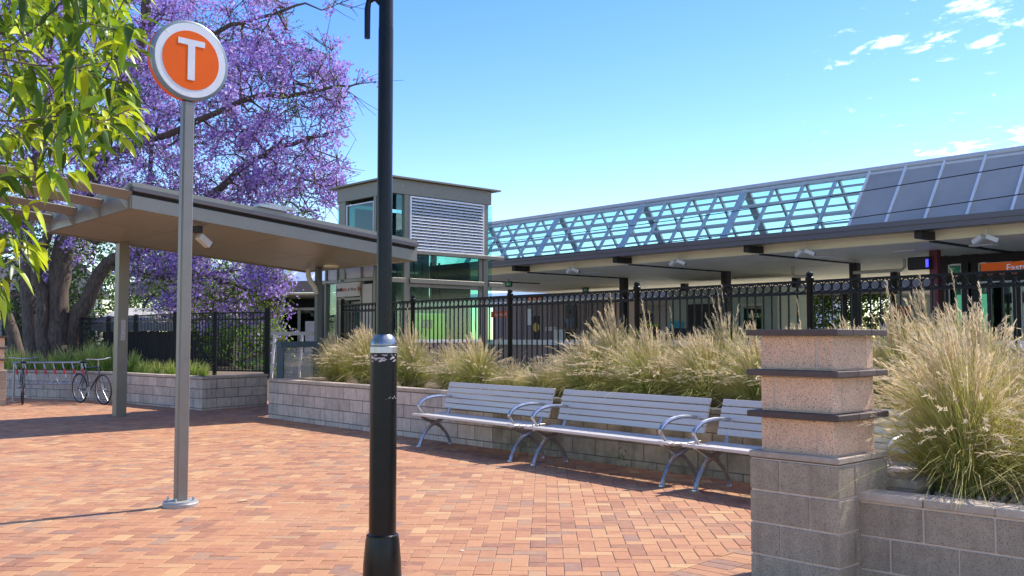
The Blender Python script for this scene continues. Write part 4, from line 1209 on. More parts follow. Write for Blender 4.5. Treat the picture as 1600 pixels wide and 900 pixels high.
# distant houses glimpsed between the platform columns
hs = thing('distant_shop', 'white distant shop with a blue wall seen between the platform columns above the pillar', 'building', (at(1235, 500, 62).x, 62, 0), R(5))
m_ = MB(); m_.box(-3, 3.6, 0, 5, 0, 1.9); m_.build('blue_wall', M['bluep'], hs)
m_ = MB(); m_.box(-3, 3.6, .3, 5, 1.9, 4.2); m_.build('wall', M['white'], hs)
m_ = MB(); m_.box(.2, 1.8, .25, .3, 2.1, 3.2); m_.build('window', M['interior'], hs)
m_ = MB(); m_.slab([(-3.2, -.2, 4.3), (3.8, -.2, 4.3), (3.8, 5.2, 4.8), (-3.2, 5.2, 4.8)], [(-3.2, -.2, 4.2), (3.8, -.2, 4.2), (3.8, 5.2, 4.7), (-3.2, 5.2, 4.7)]); m_.build('roof', M['shedroof'], hs)
hs = thing('distant_house', 'distant pale building with a dark roof seen right of the teal door', 'building', (at(1060, 490, 66).x-2, 66, 0), R(-12))
m_ = MB(); m_.box(-6, 6, 0, 7, 0, 4.0); m_.build('wall', M['cream'], hs)
m_ = MB(); m_.slab([(-5, 3, 6), (5, 3, 6), (5, 4, 6), (-5, 4, 6)], [(-6.5, -.5, 4), (6.5, -.5, 4), (6.5, 7.5, 4), (-6.5, 7.5, 4)]); m_.build('roof', M['darkfascia'], hs)
for x in (-4, -1, 2): m_ = MB(); m_.box(x, x+1.3, -.05, -.002, 1.8, 3.2); m_.build('window', M['interior'], hs)

# shed behind the left fence
sh_ = thing('garden_shed', 'dark timber shed with a pale metal roof edge behind the picket fence', 'shed', (at(235, 520, 29).x, 29.0, 0), R(8))
m_ = MB(); m_.box(-1.4, 2.4, .25, 2.5, 0, 1.7); m_.build('wall', M['darkwall'], sh_)
m_ = MB(); m_.slab([(-1.7, .0, 1.98), (2.8, .0, 1.98), (2.6, 2.8, 2.5), (-1.6, 2.8, 2.5)], [(-1.7, .0, 1.72), (2.8, .0, 1.72), (2.6, 2.8, 2.4), (-1.6, 2.8, 2.4)]); m_.build('roof', M['shedroof'], sh_)
m_ = MB(); m_.cbox(.2, 1.1, .19, .245, .1, 1.6, .01); m_.build('door', M['darksteel'], sh_)
sh_ = thing('pale_house', 'pale-walled house half hidden behind the jacaranda trunks at the left', 'building', (at(25, 480, 40).x, 40.0, 0), R(20))
m_ = MB(); m_.box(-4, 3, 0, 6, 0, 3.4); m_.build('wall', M['shedroof'], sh_)
m_ = MB(); m_.slab([(-3, 2.6, 5), (2.2, 2.6, 5), (2.2, 3.4, 5), (-3, 3.4, 5)], [(-4.5, -.5, 3.4), (3.5, -.5, 3.4), (3.5, 6.5, 3.4), (-4.5, 6.5, 3.4)]); m_.build('roof', M['darkfascia'], sh_)
m_ = MB(); m_.box(-.5, .9, -.04, -.002, 1.2, 2.4); m_.build('window', M['interior'], sh_)
ch = thing('cream_house', 'cream weatherboard building with a pale roof glimpsed behind the right end of the picket fence', 'building', (at(395, 490, 36).x, 36.5, 0), R(12))
m_ = MB(); m_.box(-3.2, 1.2, 0, 5, 0, 2.7); m_.build('wall', M['cream'], ch)
m_ = MB(); m_.slab([(-3.0, 2.2, 3.6), (1, 2.2, 3.6), (1, 2.8, 3.6), (-3, 2.8, 3.6)], [(-3.6, -.4, 2.7), (1.6, -.4, 2.7), (1.6, 5.4, 2.7), (-3.6, 5.4, 2.7)]); m_.build('roof', M['shedroof'], ch)
m_ = MB(); m_.box(-1.6, -.4, -.04, -.002, 1.0, 2.1); m_.build('window', M['interior'], ch)

# ================================================================== BICYCLES AND RACK
ry = 23.9; r0 = at(22, 570, 22.9); r1 = at(128, 568, 23.2)
RK0 = Vector((r0.x, r0.y, 0)); RK1 = Vector((r1.x, r1.y, 0)); rv = (RK1-RK0); rL = rv.length; rrz = math.atan2(rv.y, rv.x)
rk = thing('bicycle_rack', 'steel bicycle rack with slanted wheel holders and red reflectors by the grey wall', 'bicycle rack', RK0, rrz)
m_ = MB(); m_.tube([(-.05, 0, .92), (rL, 0, .92)], .028, 10); m_.build('top_rail', M['galv'], rk)
m_ = MB(); m_.tube([(.2, -.28, .42), (rL-.05, -.28, .42)], .016, 8); m_.build('lower_rail', M['galv'], rk)
for k in range(8):
    x = .02+k*(rL-.04)/7
    m_ = MB(); m_.tube([(x, 0, .92), (x+.08, -.10, .7), (x+.16, -.22, .46), (x+.22, -.28, .42), (x+.26, -.22, .50)], .017, 8)
    h_ = m_.build('wheel_holder', M['galv'], rk)
    m_ = MB(); m_.tube([(x+.055, -.075, .77), (x+.10, -.13, .64)], .025, 8); m_.build('red_reflector', M['redwhite'], h_)
for x in (.0, rL): 
    m_ = MB(); m_.tube([(x, .0, .92), (x, .0, 0)], .024, 8); m_.build('leg', M['galv'], rk)

def make_bike():
    b_ = thing('bicycle', 'x', 'bicycle')
    def wheel(cx):
        wb = MB(); n = 36
        pts = [(cx+.33*math.cos(q), 0, .34+.33*math.sin(q)) for q in np.linspace(0, 2*math.pi, n+1)]
        wb.tube(pts, .019, 8, caps=False); w_ = wb.build('wheel', M['rubber'], b_)
        rb_ = MB(); rb_.tube([(cx+.306*math.cos(q), 0, .34+.306*math.sin(q)) for q in np.linspace(0, 2*math.pi, n+1)], .009, 6, caps=False); rb_.build('rim', M['alu'], w_)
        sp_ = MB()
        for q in range(20):
            a_ = q*math.pi/10; sp_.bar((cx, .02*(-1)**q, .34), (cx+.3*math.cos(a_), 0, .34+.3*math.sin(a_)), .003)
        sp_.tube([(cx, -.05, .34), (cx, .05, .34)], .022, 8); sp_.build('spokes', M['alu'], w_)
    wheel(0); wheel(1.05)
    f_ = MB(); bb = (.43, 0, .29); st_ = (.30, 0, .82); hd = (.86, 0, .86); hd2 = (.90, 0, .70)
    for a_, c__ in ((bb, st_), (st_, hd), (bb, hd2), (hd, hd2)): f_.tube([a_, c__], .017, 8)
    for sy in (-.05, .05): f_.tube([(0, sy, .34), bb], .009, 6); f_.tube([(0, sy, .34), (.31, 0, .76)], .008, 6); f_.tube([(1.05, sy, .34), (.905, sy*.7, .68)], .011, 6)
    f_.build('frame', mat('dark_bike_frame', (.03, .035, .05), .35, .2, coat=.4), b_)
    f_ = MB(); f_.tube([st_, (.275, 0, .92)], .013, 8); f_.build('seat_post', M['alu'], b_)
    f_ = MB(); f_.tube([(.14, 0, .945), (.22, 0, .955), (.33, 0, .95), (.42, 0, .945)], [.06, .065, .035, .018], 10, flat=.4); f_.build('saddle', M['rubber'], b_)
    f_ = MB(); f_.tube([hd, (.86, 0, .97), (.92, 0, 1.02)], .013, 8); f_.tube([(.86, -.29, 1.04), (.90, -.2, 1.04), (.93, -.1, 1.02), (.93, .1, 1.02), (.90, .2, 1.04), (.86, .29, 1.04)], .012, 8); f_.build('handlebar', M['alu'], b_)
    f_ = MB(); f_.tube([(.43, -.02, .29), (.43, -.03, .29)], .09, 16); f_.tube([(.43, -.02, .29), (.50, -.05, .17)], .011, 6); f_.tube([(.43, .02, .29), (.36, .05, .41)], .011, 6)
    f_.box(.45, .55, -.10, -.04, .15, .17); f_.box(.31, .41, .04, .10, .40, .42); f_.build('crankset', M['alu'], b_)
    return b_
bk = make_bike()
p_ = at(142, 625, 22.2)
bk.location = (p_.x-.40, p_.y+.35, 0); bk.rotation_euler = (R(3), 0, R(-38))
tag(bk, 'dark bicycle with silver handlebar parked at the right end of the rack', 'bicycle', 'bicycles at the rack')
b2 = copy_tree(bk); p_ = at(38, 632, 21.9)
b2.location = (p_.x-.04, p_.y, 0); b2.rotation_euler = (0, 0, R(118))
tag(b2, 'dark bicycle seen nearly end-on beside the far block pillar', 'bicycle', 'bicycles at the rack')

# ================================================================== PERSON ON THE PLATFORM
def person(loc, rz, label):
    root = thing('person', label, 'person', loc, rz)
    def skin(name, joints, edges, mt, sub=2):
        me = bpy.data.meshes.new(name); me.from_pydata([j[:3] for j in joints], edges, []); o = bpy.data.objects.new(name, me); C.objects.link(o)
        mod = o.modifiers.new('s', 'SKIN'); mod.use_smooth_shade = True
        for i, j in enumerate(joints): me.skin_vertices[0].data[i].radius = (j[3], j[4] if len(j) > 4 else j[3])
        me.skin_vertices[0].data[0].use_root = True
        mod = o.modifiers.new('d', 'SUBSURF'); mod.levels = sub; mod.render_levels = sub
        dg = bpy.context.evaluated_depsgraph_get(); m2 = bpy.data.meshes.new_from_object(o.evaluated_get(dg))
        bpy.data.objects.remove(o); m2.materials.clear(); m2.materials.append(mt)
        o = bpy.data.objects.new(name, m2); C.objects.link(o); o.parent = root; return o
    # body: whole figure in skin; shirt and trousers slightly larger over it
    J = [(0, 0, .95, .13, .10), (0, 0, 1.15, .12, .09), (0, 0, 1.38, .14, .09), (0, 0, 1.47, .055), (0, .01, 1.54, .05),
         (.19, 0, 1.40, .05), (.25, -.02, 1.13, .04), (.20, .16, .98, .03), (.17, .22, .95, .03),
         (-.19, 0, 1.40, .05), (-.25, -.02, 1.13, .04), (-.24, .10, .90, .03), (-.235, .13, .83, .03),
         (.09, 0, .88, .085), (.10, .02, .48, .055), (.10, -.01, .09, .04), (.11, .14, .04, .035),
         (-.09, 0, .88, .085), (-.12, .04, .48, .055), (-.13, -.02, .09, .04), (-.14, .13, .04, .035)]
    E = [(0, 1), (1, 2), (2, 3), (3, 4), (2, 5), (5, 6), (6, 7), (7, 8), (2, 9), (9, 10), (10, 11), (11, 12), (0, 13), (13, 14), (14, 15), (15, 16), (0, 17), (17, 18), (18, 19), (19, 20)]
    skin('body', J, E, M['skin'])
    hd = MB(); hd.lathe([(.02, -.115), (.05, -.105), (.068, -.07), (.078, -.02), (.082, .03), (.075, .08), (.05, .115), (.01, .128)], (0, .015, 1.655), 20)
    hd.v = [(x*.93, .015+(y-.015)*1.15, z) for x, y, z in hd.v]
    hd.tube([(0, .105, 1.665), (0, .128, 1.635), (0, .105, 1.625)], [.008, .014, .008], 8)
    for sx in (-1, 1): hd.tube([(sx*.076, 0, 1.68), (sx*.086, -.01, 1.655), (sx*.076, 0, 1.62)], .012, 6)
    hd.build('head', M['skin'], root)
    h = MB(); h.lathe([(.085, -.03), (.089, .03), (.083, .085), (.056, .125), (.01, .140)], (0, -.002, 1.66), 20); h.v = [(x*.95, -.002+(y+.002)*1.1 if y < 0 else y*.93, z) for x, y, z in h.v]; h.build('hair', M['hair'], root)
    for sx in (-1, 1):
        e = MB(); e.lathe([(.009, -.004), (.009, .004)], (sx*.03, .098, 1.67), 8); e.build('eye', M['hair'], root)
    JS = [(0, 0, .93, .155, .118), (0, 0, 1.15, .145, .11), (0, 0, 1.38, .16, .105), (0, 0, 1.46, .07), (.19, 0, 1.405, .068), (.245, -.02, 1.18, .06), (-.19, 0, 1.405, .068), (-.245, -.02, 1.18, .06)]
    skin('shirt', JS, [(0, 1), (1, 2), (2, 3), (2, 4), (4, 5), (2, 6), (6, 7)], M['shirt'])
    JT = [(0, 0, .96, .145, .115), (.09, 0, .86, .10), (.10, .02, .48, .075), (.10, -.01, .12, .065), (-.09, 0, .86, .10), (-.12, .04, .48, .075), (-.13, -.02, .12, .065)]
    skin('trousers', JT, [(0, 1), (1, 2), (2, 3), (0, 4), (4, 5), (5, 6)], M['trousers'])
    # fingers of each hand
    for hx, hy, hz, dx in ((.16, .235, .945, -1), (-.233, .145, .81, 0)):
        f = MB()
        for k in range(4):
            o_ = (k-1.5)*.017
            f.tube([(hx+o_*.3, hy+o_, hz), (hx+dx*.03+o_*.3, hy+.02+o_, hz-.035), (hx+dx*.03, hy+.01+o_, hz-.075+abs(k-1)*.006)], [.009, .008, .006], 6)
        f.tube([(hx, hy-.03, hz+.02), (hx+dx*.02, hy-.05, hz-.01), (hx+dx*.02, hy-.045, hz-.035)], [.010, .009, .007], 6)
        f.build('fingers', M['skin'], root)
    return root
ps = W(S(890, 30.1), 30.1, .95)
person(ps, ROT+R(20), 'person with dark short hair in a grey-blue shirt standing on the platform, back turned')

# small things glimpsed on the platform through the fence
def pipe(pts_px, D_, lab_):
    m_ = MB(); m_.tube([tuple(p) for p in pts_px], .05, 8); m_.build(lab_, M['cream'], ca_)
xx = S(1240, 27.5)-(sA-1.5); x2 = S(1415, 27.5)-(sA-1.5); x0 = S(1335, 27.5)-(sA-1.5)
pipe([(xx, 5.5, zs-.02), (xx, 5.5, zs-.28), (xx+.1, 5.5, zs-.36), (xx+.55, 5.5, zs-.36)], 27, 'drain_pipe')
pipe([(x0, 5.5, zs-.34), (x2-.1, 5.5, zs-.34), (x2, 5.5, zs-.26), (x2, 5.5, zs-.02)], 27, 'drain_pipe')
def platform_box(nm, cat, lab, px_, py_, D_, w_, h_, d_, mt, top=None):
    s_ = S(px_, D_); c_ = thing(nm, lab, cat, W(s_, D_, .95), ROT)
    m_ = MB(); m_.cbox(-w_/2, w_/2, 0, d_, .0, h_, .02); m_.build('body', M[mt] if isinstance(mt, str) else mt, c_)
    m_ = MB(); m_.cbox(-w_/2-.02, w_/2+.02, -.02, d_+.02, h_+.002, h_+.07, .01); m_.build('lid', M[top or 'darksteel'], c_)
platform_box('litter_bin', 'bin', 'teal litter bin on the platform between the trees and the maroon post', 1388, 500, 26.5, .45, .95, .45, 'teal')
platform_box('litter_bin', 'bin', 'dark litter bin on the platform left of the grey-green room', 1008, 500, 26.5, .5, 1.0, .5, 'darksteel', 'lime')
platform_box('ticket_machine', 'ticket machine', 'pale ticket machine standing between the trees and the maroon post', 1422, 490, 29.5, .9, 1.9, .6, gk, 'cream')
s_ = S(1411, 29.3); c_ = thing('red_notice', 'small red notice on a post by the pale ticket machine', 'notice', W(s_, 29.3, .95), ROT)
m_ = MB(); m_.cbox(-.28, .28, -.03, .0, 1.25, 1.55, .01); m_.build('board', M['redwhite'], c_)
m_ = MB(); m_.box(-.03, .03, .002, .05, 0, 1.5); m_.build('post', M['darksteel'], c_)
s_ = S(1000, 24.5); c_ = thing('platform_bench', 'dark platform bench seen through the fence above the tallest grass', 'bench', W(s_, 25.5, .95), ROT)
m_ = MB(); m_.cbox(0, 1.8, 0, .45, .42, .47, .01); m_.build('seat', M['darksteel'], c_)
m_ = MB(); m_.cbox(0, 1.8, .46, .50, .5, .9, .01); m_.build('backrest', M['darksteel'], c_)
for x in (.1, 1.66):
    m_ = MB(); m_.cbox(x, x+.06, .05, .42, 0, .415, .01); m_.build('leg', M['darksteel'], c_)
# ================================================================== GRASSES
def clump(name, seed, n, h, spread, colors, width=.006, droop=1.0, heads=0.0, headlen=.16, seg=5, parent=None, m=None, skirt=0.0, base_r=.12):
    rg = np.random.default_rng(seed)
    ang = rg.uniform(0, 2*np.pi, n); out = np.abs(rg.normal(0, 1, n)); out = np.clip(out/1.7, .02, 1.15)
    L = h*rg.uniform(.62, 1.12, n)
    br = base_r*np.sqrt(rg.uniform(0, 1, n))
    bx, by = br*np.cos(ang+rg.normal(0, .5, n)), br*np.sin(ang+rg.normal(0, .5, n))
    ns_ = int(n*skirt)
    if ns_: out[:ns_] = rg.uniform(.95, 1.35, ns_); L[:ns_] *= .72
    wind = np.array([-.10, .03])
    t = np.linspace(0, 1, seg+1)
    wob = rg.normal(0, .05, (n, 2)); kink = np.clip(t-.45, 0, 1)[None, :]*rg.normal(0, .35, n)[:, None]*(rg.uniform(0, 1, n) < .25)[:, None]
    hor = spread*out[:, None]*(t[None]**1.55)*(L/h)[:, None]
    dr = droop*out[:, None]*(t[None]**2.6)*.55*L[:, None]
    x = bx[:, None]+np.cos(ang)[:, None]*hor+wind[0]*h*t[None]**2+(wob[:, :1]+kink)*t[None]+rg.normal(0, .012, (n, seg+1))*t[None]
    y = by[:, None]+np.sin(ang)[:, None]*hor+wind[1]*h*t[None]**2+(wob[:, 1:]-kink*.6)*t[None]+rg.normal(0, .012, (n, seg+1))*t[None]
    z = L[:, None]*t[None]*(1-.22*out[:, None])-dr
    z = np.maximum(z, -.12+0*z)
    P = np.stack([x, y, z], -1)
    yaw = rg.uniform(0, np.pi, n); W_ = width*rg.uniform(.6, 1.3, n)
    wv = np.stack([np.cos(yaw), np.sin(yaw), 0*yaw], -1)[:, None, :]*(W_[:, None, None]*(1-.75*t**2)[None, :, None])/2
    V = np.stack([P-wv, P+wv], 2).reshape(-1, 3)
    k = np.arange(n)[:, None]*(2*(seg+1))+2*np.arange(seg)[None]
    Q = np.stack([k, k+1, k+3, k+2], -1).reshape(-1, 4)
    ca_ = np.array(colors, float); ci = rg.integers(0, len(ca_), n); cb_ = ca_[ci]*rg.uniform(.75, 1.25, (n, 1))
    if ns_: cb_[:ns_] = np.array([.36, .25, .13])*rg.uniform(.6, 1.3, (ns_, 1))
    tipc = cb_*.55+np.array([.64, .51, .22])*.45
    col = cb_[:, None, :]*(1-t[None, :, None]**1.4)+tipc[:, None, :]*(t[None, :, None]**1.4)
    Cc = np.repeat(col, 2, axis=1).reshape(-1, 3)
    Vs, Qs, Cs = [V], [Q], [Cc]; off = len(V)
    nh = int(n*heads)
    if nh:
        ang = rg.uniform(0, 2*np.pi, nh); out = np.clip(np.abs(rg.normal(0, .85, nh)), .03, 1.25); L = h*rg.uniform(.9, 1.3, nh)*np.where(rg.uniform(0, 1, nh) < .06, 1.25, 1)
        hv = []; hq = []; hc = []
        for i in range(nh):
            sg = 7; tt = np.linspace(0, 1, sg+1)
            dirv = np.array([np.cos(ang[i]), np.sin(ang[i])])
            hr = spread*.85*out[i]*tt**1.5; zz = L[i]*tt*(1-.15*out[i])-.5*L[i]*out[i]*tt**3*.6
            p = np.stack([dirv[0]*hr+wind[0]*h*1.3*tt**2, dirv[1]*hr+wind[1]*h*1.3*tt**2, zz], -1)
            a = rg.uniform(0, np.pi); wv = np.array([np.cos(a), np.sin(a), 0])*.0026
            c0 = np.array([.60, .50, .28])*rg.uniform(.75, 1.25)
            b0 = off+len(hv)
            for q in range(sg+1): hv += [p[q]-wv, p[q]+wv]; hc += [c0, c0]
            for q in range(sg): hq.append([b0+2*q, b0+2*q+1, b0+2*q+3, b0+2*q+2])
            # feathery spikelets along the last part
            hl = headlen*rg.uniform(.7, 1.5); tl = max(.5, 1-hl/L[i]*1.3)
            ch = np.array([.82, .66, .42])*rg.uniform(.6, 1.2)
            ns = 13
            for q in range(ns):
                u = tl+(1-tl)*q/ns; f = u*sg; i0 = min(int(f), sg-1); pp = p[i0]*(1-(f-i0))+p[i0+1]*(f-i0)
                dd = p[min(i0+1, sg)]-p[i0]; dd /= np.linalg.norm(dd)+1e-6
                sd_ = rg.normal(0, 1, 3); sd_ -= sd_.dot(dd)*dd; sd_ /= np.linalg.norm(sd_)+1e-6
                ln = rg.uniform(.022, .058); e = pp+dd*ln*.85+sd_*ln*.42; ww = np.cross(dd, sd_)*.0038
                b0 = off+len(hv); hv += [pp-ww, pp+ww, e+ww*.5, e-ww*.5]; hc += [ch]*4; hq.append([b0, b0+1, b0+2, b0+3])
        Vs.append(np.array(hv)); Qs.append(np.array(hq)); Cs.append(np.array(hc)); off += len(hv)
    return npmesh(name, np.concatenate(Vs), np.concatenate(Qs), np.concatenate(Cs), m or M['straw'], parent)

olive = [(.42, .43, .08), (.50, .49, .11), (.60, .52, .17), (.32, .38, .06), (.68, .56, .23), (.46, .48, .09), (.52, .41, .14)]
green = [(.34, .42, .06), (.42, .48, .08), (.50, .51, .12), (.27, .35, .05), (.58, .52, .17)]
protos = []
hid = []
for k in range(4):
    p = clump('fountain_grass', 40+k, 1500, .84, .88, olive+green if k % 2 else olive+green+green, heads=.13, width=.0092, base_r=.17, skirt=.12)
    protos.append(p)
low = clump('fountain_grass', 60, 900, .50, .80, olive, heads=.08, width=.0085, droop=1.2)
dry = (S(500, 9.3), S(1500, 9.3))
labels = []
# px, D, scale, proto (-1 = low tuft), label
gl = [(523, 9.35, .92, 0, 'fountain grass clump at the very left end of the long planter'),
      (572, 9.45, 1.05, 1, 'dense fountain grass clump just left of the lamp post'),
      (640, 9.4, 1.0, 2, 'fountain grass clump just right of the lamp post dome, in front of a fence post'),
      (700, 9.6, .84, 3, 'fountain grass clump in front of the lime green lift panel, reaching towards the leftmost bench'),
      (742, 9.2, .90, 0, 'olive fountain grass clump behind the left half of the leftmost bench'),
      (795, 9.35, .95, -1, 'low sparse tuft behind the right half of the leftmost bench'),
      (838, 9.2, 1.0, -1, 'low sparse tuft behind the gap between the first two benches'),
      (868, 9.6, 1.0, -1, 'low tuft beside the fence, left of the tallest grass clump'),
      (915, 9.2, .93, 1, 'green-based fountain grass clump behind the left half of the middle bench'),
      (958, 9.7, 1.18, 3, 'tallest fountain grass clump with long pale seed heads above the middle bench'),
      (1012, 9.2, 1.05, 2, 'brown-skirted fountain grass clump behind the centre of the middle bench'),
      (1052, 9.75, 1.0, 0, 'fountain grass clump touching the fence behind the right end of the middle bench'),
      (1098, 9.25, .98, 1, 'fountain grass clump above the gap between the middle and third bench'),
      (1130, 9.75, 1.12, 2, 'tall seeding fountain grass clump against the fence left of the near pillar'),
      (1180, 9.25, 1.0, 3, 'fountain grass clump partly hidden by the left edge of the near pillar'),
      (1250, 9.5, .95, 0, 'fountain grass clump behind the middle of the near pillar'),
      (1330, 9.4, 1.0, 1, 'fountain grass clump behind the right side of the near pillar'),
      (1400, 9.3, 1.08, 2, 'fountain grass clump in the long planter just right of the near pillar'),
      (1450, 9.75, 1.22, 3, 'tall fountain grass clump in front of the maroon display post'),
      (1500, 9.2, 1.1, 0, 'fountain grass clump in the long planter below the dark waiting room')]
# lone copies of prototypes at world positions
rngp = random.Random(5)
used = set()
def place(proto_i, loc, sc, lab, rz=None, grp='fountain grass clumps in the long planter'):
    src = low if proto_i < 0 else protos[proto_i]
    key = proto_i
    if key in used: o = src.copy(); C.objects.link(o)
    else: o = src; used.add(key)
    o.location = loc; o.rotation_euler = (0, 0, rngp.uniform(-.6, .6) if rz is None else rz); o.scale = (sc, sc, sc*rngp.uniform(.95, 1.05))
    tag(o, lab, 'grass clump', grp); return o
for px_, D_, sc, pi_, lab in gl:
    place(pi_, W(S(px_, D_), D_+.08, .66), sc, lab)
# right planter: big near clumps
near = []
for k in range(2):
    near.append(clump('fountain_grass', 80+k, 2700, .92, .86, green+olive, heads=.12, width=.0068, seg=7, base_r=.2, skirt=.07, droop=1.05))
nl = [(0, (2.95, 6.28, .5), .98, 'big green fountain grass clump spilling over the near planter wall'),
      (1, (3.45, 5.72, .5), .86, 'fountain grass clump at the right edge of the photo behind the near planter wall'),
      (1, (3.42, 6.95, .5), 1.10, 'tall seeding fountain grass clump in the right planter behind the big green clump'),
      (0, (4.15, 6.30, .5), 1.10, 'fountain grass clump at the back of the right planter by the right edge'),
      (0, (4.05, 7.25, .5), 1.0, 'fountain grass clump at the far back of the right planter, cut by the right edge')]
un = set()
for k, loc, sc, lab in nl:
    o = near[k] if k not in un else near[k].copy()
    if k in un: C.objects.link(o)
    un.add(k); o.location = loc; o.scale = (sc, sc, sc); o.rotation_euler.z = rngp.uniform(-3, 3) if len(un) > 1 else .2
    tag(o, lab, 'grass clump', 'fountain grass clumps in the right planter')
# strap-leaved plants in the left planter
lg = [(.18, .34, .03), (.28, .48, .05), (.10, .22, .02), (.38, .56, .09), (.48, .58, .18)]
st = [clump('strappy_plant', 100+k, 260, .78, .50, lg, width=.022, seg=6, m=M['leafmat'], base_r=.16) for k in range(3)]
us = set()
spots = [(38, 24.6, .8, 'left of the jacaranda trunks beside the far pillar'), (62, 24.9, .75, 'in front of the leftmost jacaranda trunk'), (88, 24.4, .8, 'directly below the jacaranda trunks above the rack'),
         (112, 24.6, .95, 'right of the jacaranda trunks above the rack'), (133, 24.5, 1.0, 'just above the parked bicycle handlebar'), (152, 24.4, 1.1, 'left of the shelter post behind the bicycle'), (172, 24.3, 1.0, 'immediately left of the shelter post'),
         (150, 25.8, 1.15, 'taller one behind the others, left of the shelter post'), (206, 24.0, .8, 'immediately right of the shelter post'), (225, 22.9, .55, 'second one right of the shelter post'), (246, 22.4, .55, 'midway between shelter post and sign pole'),
         (266, 21.9, .55, 'touching the left side of the sign pole'), (300, 21.4, .58, 'right of the sign pole near the planter corner'), (318, 21.5, .5, 'at the corner of the left planter in front of the fence'), (20, 25.5, .9, 'behind the far block pillar')]
for k, (px_, Y_, sc, lab) in enumerate(spots):
    i = k % 3; o = st[i] if i not in us else st[i].copy()
    if i in us: C.objects.link(o)
    us.add(i); x_ = at(px_, 560, Y_).x
    o.location = (x_, Y_, .60); o.scale = (sc, sc, sc); o.rotation_euler.z = random.uniform(0, 6)
    tag(o, 'green strap-leaved plant '+lab, 'plant', 'strap-leaved plants in the left planter')

# small weed at the wall foot under the middle bench
rg = np.random.default_rng(9)
def leafquads(cent, size, rg, aspect=.5, fold=0.0, nrm=None, droop=0.0):
    n = len(cent)
    d = rg.normal(0, 1, (n, 3)); d[:, 2] -= droop; d /= np.linalg.norm(d, axis=1, keepdims=True)
    u = rg.normal(0, 1, (n, 3)); u -= (u*d).sum(1, keepdims=True)*d; u /= np.linalg.norm(u, axis=1, keepdims=True)+1e-9
    s = (size*rg.uniform(.6, 1.35, n))[:, None]
    a = cent; b_ = cent+d*s*.5+u*s*aspect*.5; c_ = cent+d*s; e = cent+d*s*.5-u*s*aspect*.5
    V = np.stack([a, b_, c_, e], 1).reshape(-1, 3)
    Q = np.arange(4*n).reshape(-1, 4)
    return V, Q
p_ = G(983, 728); n = 120
cc = rg.normal(0, 1, (n, 3))*np.array([.05, .05, .06])+np.array([0, 0, .09]); V, Q = leafquads(cc, .035, rg)
V[:, 2] = np.maximum(V[:, 2], 0)
o = npmesh('weed', V, Q, np.tile([.09, .22, .03], (len(V), 1)), M['leafmat']); o.location = p_
tag(o, 'small green weed growing at the foot of the wall under the middle bench', 'weed')

# ================================================================== TREES
from mathutils.kdtree import KDTree
def grow(seeds, terms, step=.45, pull=.0):
    """connect attraction points to a growing skeleton; returns points, parents"""
    pts = [Vector(p) for p, _ in seeds]; par = [q for _, q in seeds]
    terms = sorted(terms, key=lambda q: min((q-s).length for s in pts[::3]))
    kd_n = 0
    arr = np.array([tuple(p) for p in pts])
    for tm in terms:
        d2 = ((arr-np.array(tuple(tm)))**2).sum(1)
        i = int(d2.argmin()); p = pts[i]; dist = math.sqrt(d2[i])
        if dist < .18: continue
        n = max(1, int(dist/step)); prev = i; dirp = (tm-p)
        base = p.copy(); new = []
        for k in range(1, n+1):
            u = k/n; q = base.lerp(tm, u); q.z += math.sin(u*math.pi)*.10*dist
            q += Vector((random.gauss(0, .04), random.gauss(0, .04), random.gauss(0, .04)))*(1 if k < n else 0)*min(dist, 1.5)
            pts.append(q); par.append(prev); prev = len(pts)-1; new.append(tuple(q))
        arr = np.concatenate([arr, np.array(new)])
    return pts, par
def skeleton_mesh(pts, par, r_tip, power, fixed, name, m, parent, loc, nside=5):
    n = len(pts); ch = [[] for _ in range(n)]
    for i, q in enumerate(par):
        if q >= 0: ch[q].append(i)
    cnt = [0.0]*n
    for i in range(n-1, -1, -1):
        pass
    order = sorted(range(n), key=lambda i: -i)
    for i in order:
        if not ch[i]: cnt[i] = 1
        if par[i] >= 0: cnt[par[i]] += cnt[i]
    rad = [r_tip*(c**power) for c in cnt]
    for i, r_ in fixed.items(): rad[i] = max(r_, rad[i])
    mb = MB(); done = set()
    roots = [i for i in range(n) if par[i] < 0]
    stack = [(r_, None) for r_ in roots]
    while stack:
        i, prev = stack.pop()
        chain = ([prev] if prev is not None else [])+[i]
        while ch[i]:
            big = max(ch[i], key=lambda c: rad[c])
            for c in ch[i]:
                if c != big: stack.append((c, i))
            chain.append(big); i = big
        if len(chain) > 1:
            rr = [rad[c] for c in chain]
            if prev is not None: rr[0] = min(rr[0], rr[1]*1.25)
            ns = 10 if max(rr) > .1 else (6 if max(rr) > .03 else 4)
            mb.tube([Vector(pts[c])-loc for c in chain], rr, ns)
    return mb.build(name, m, parent), cnt

random.seed(21)
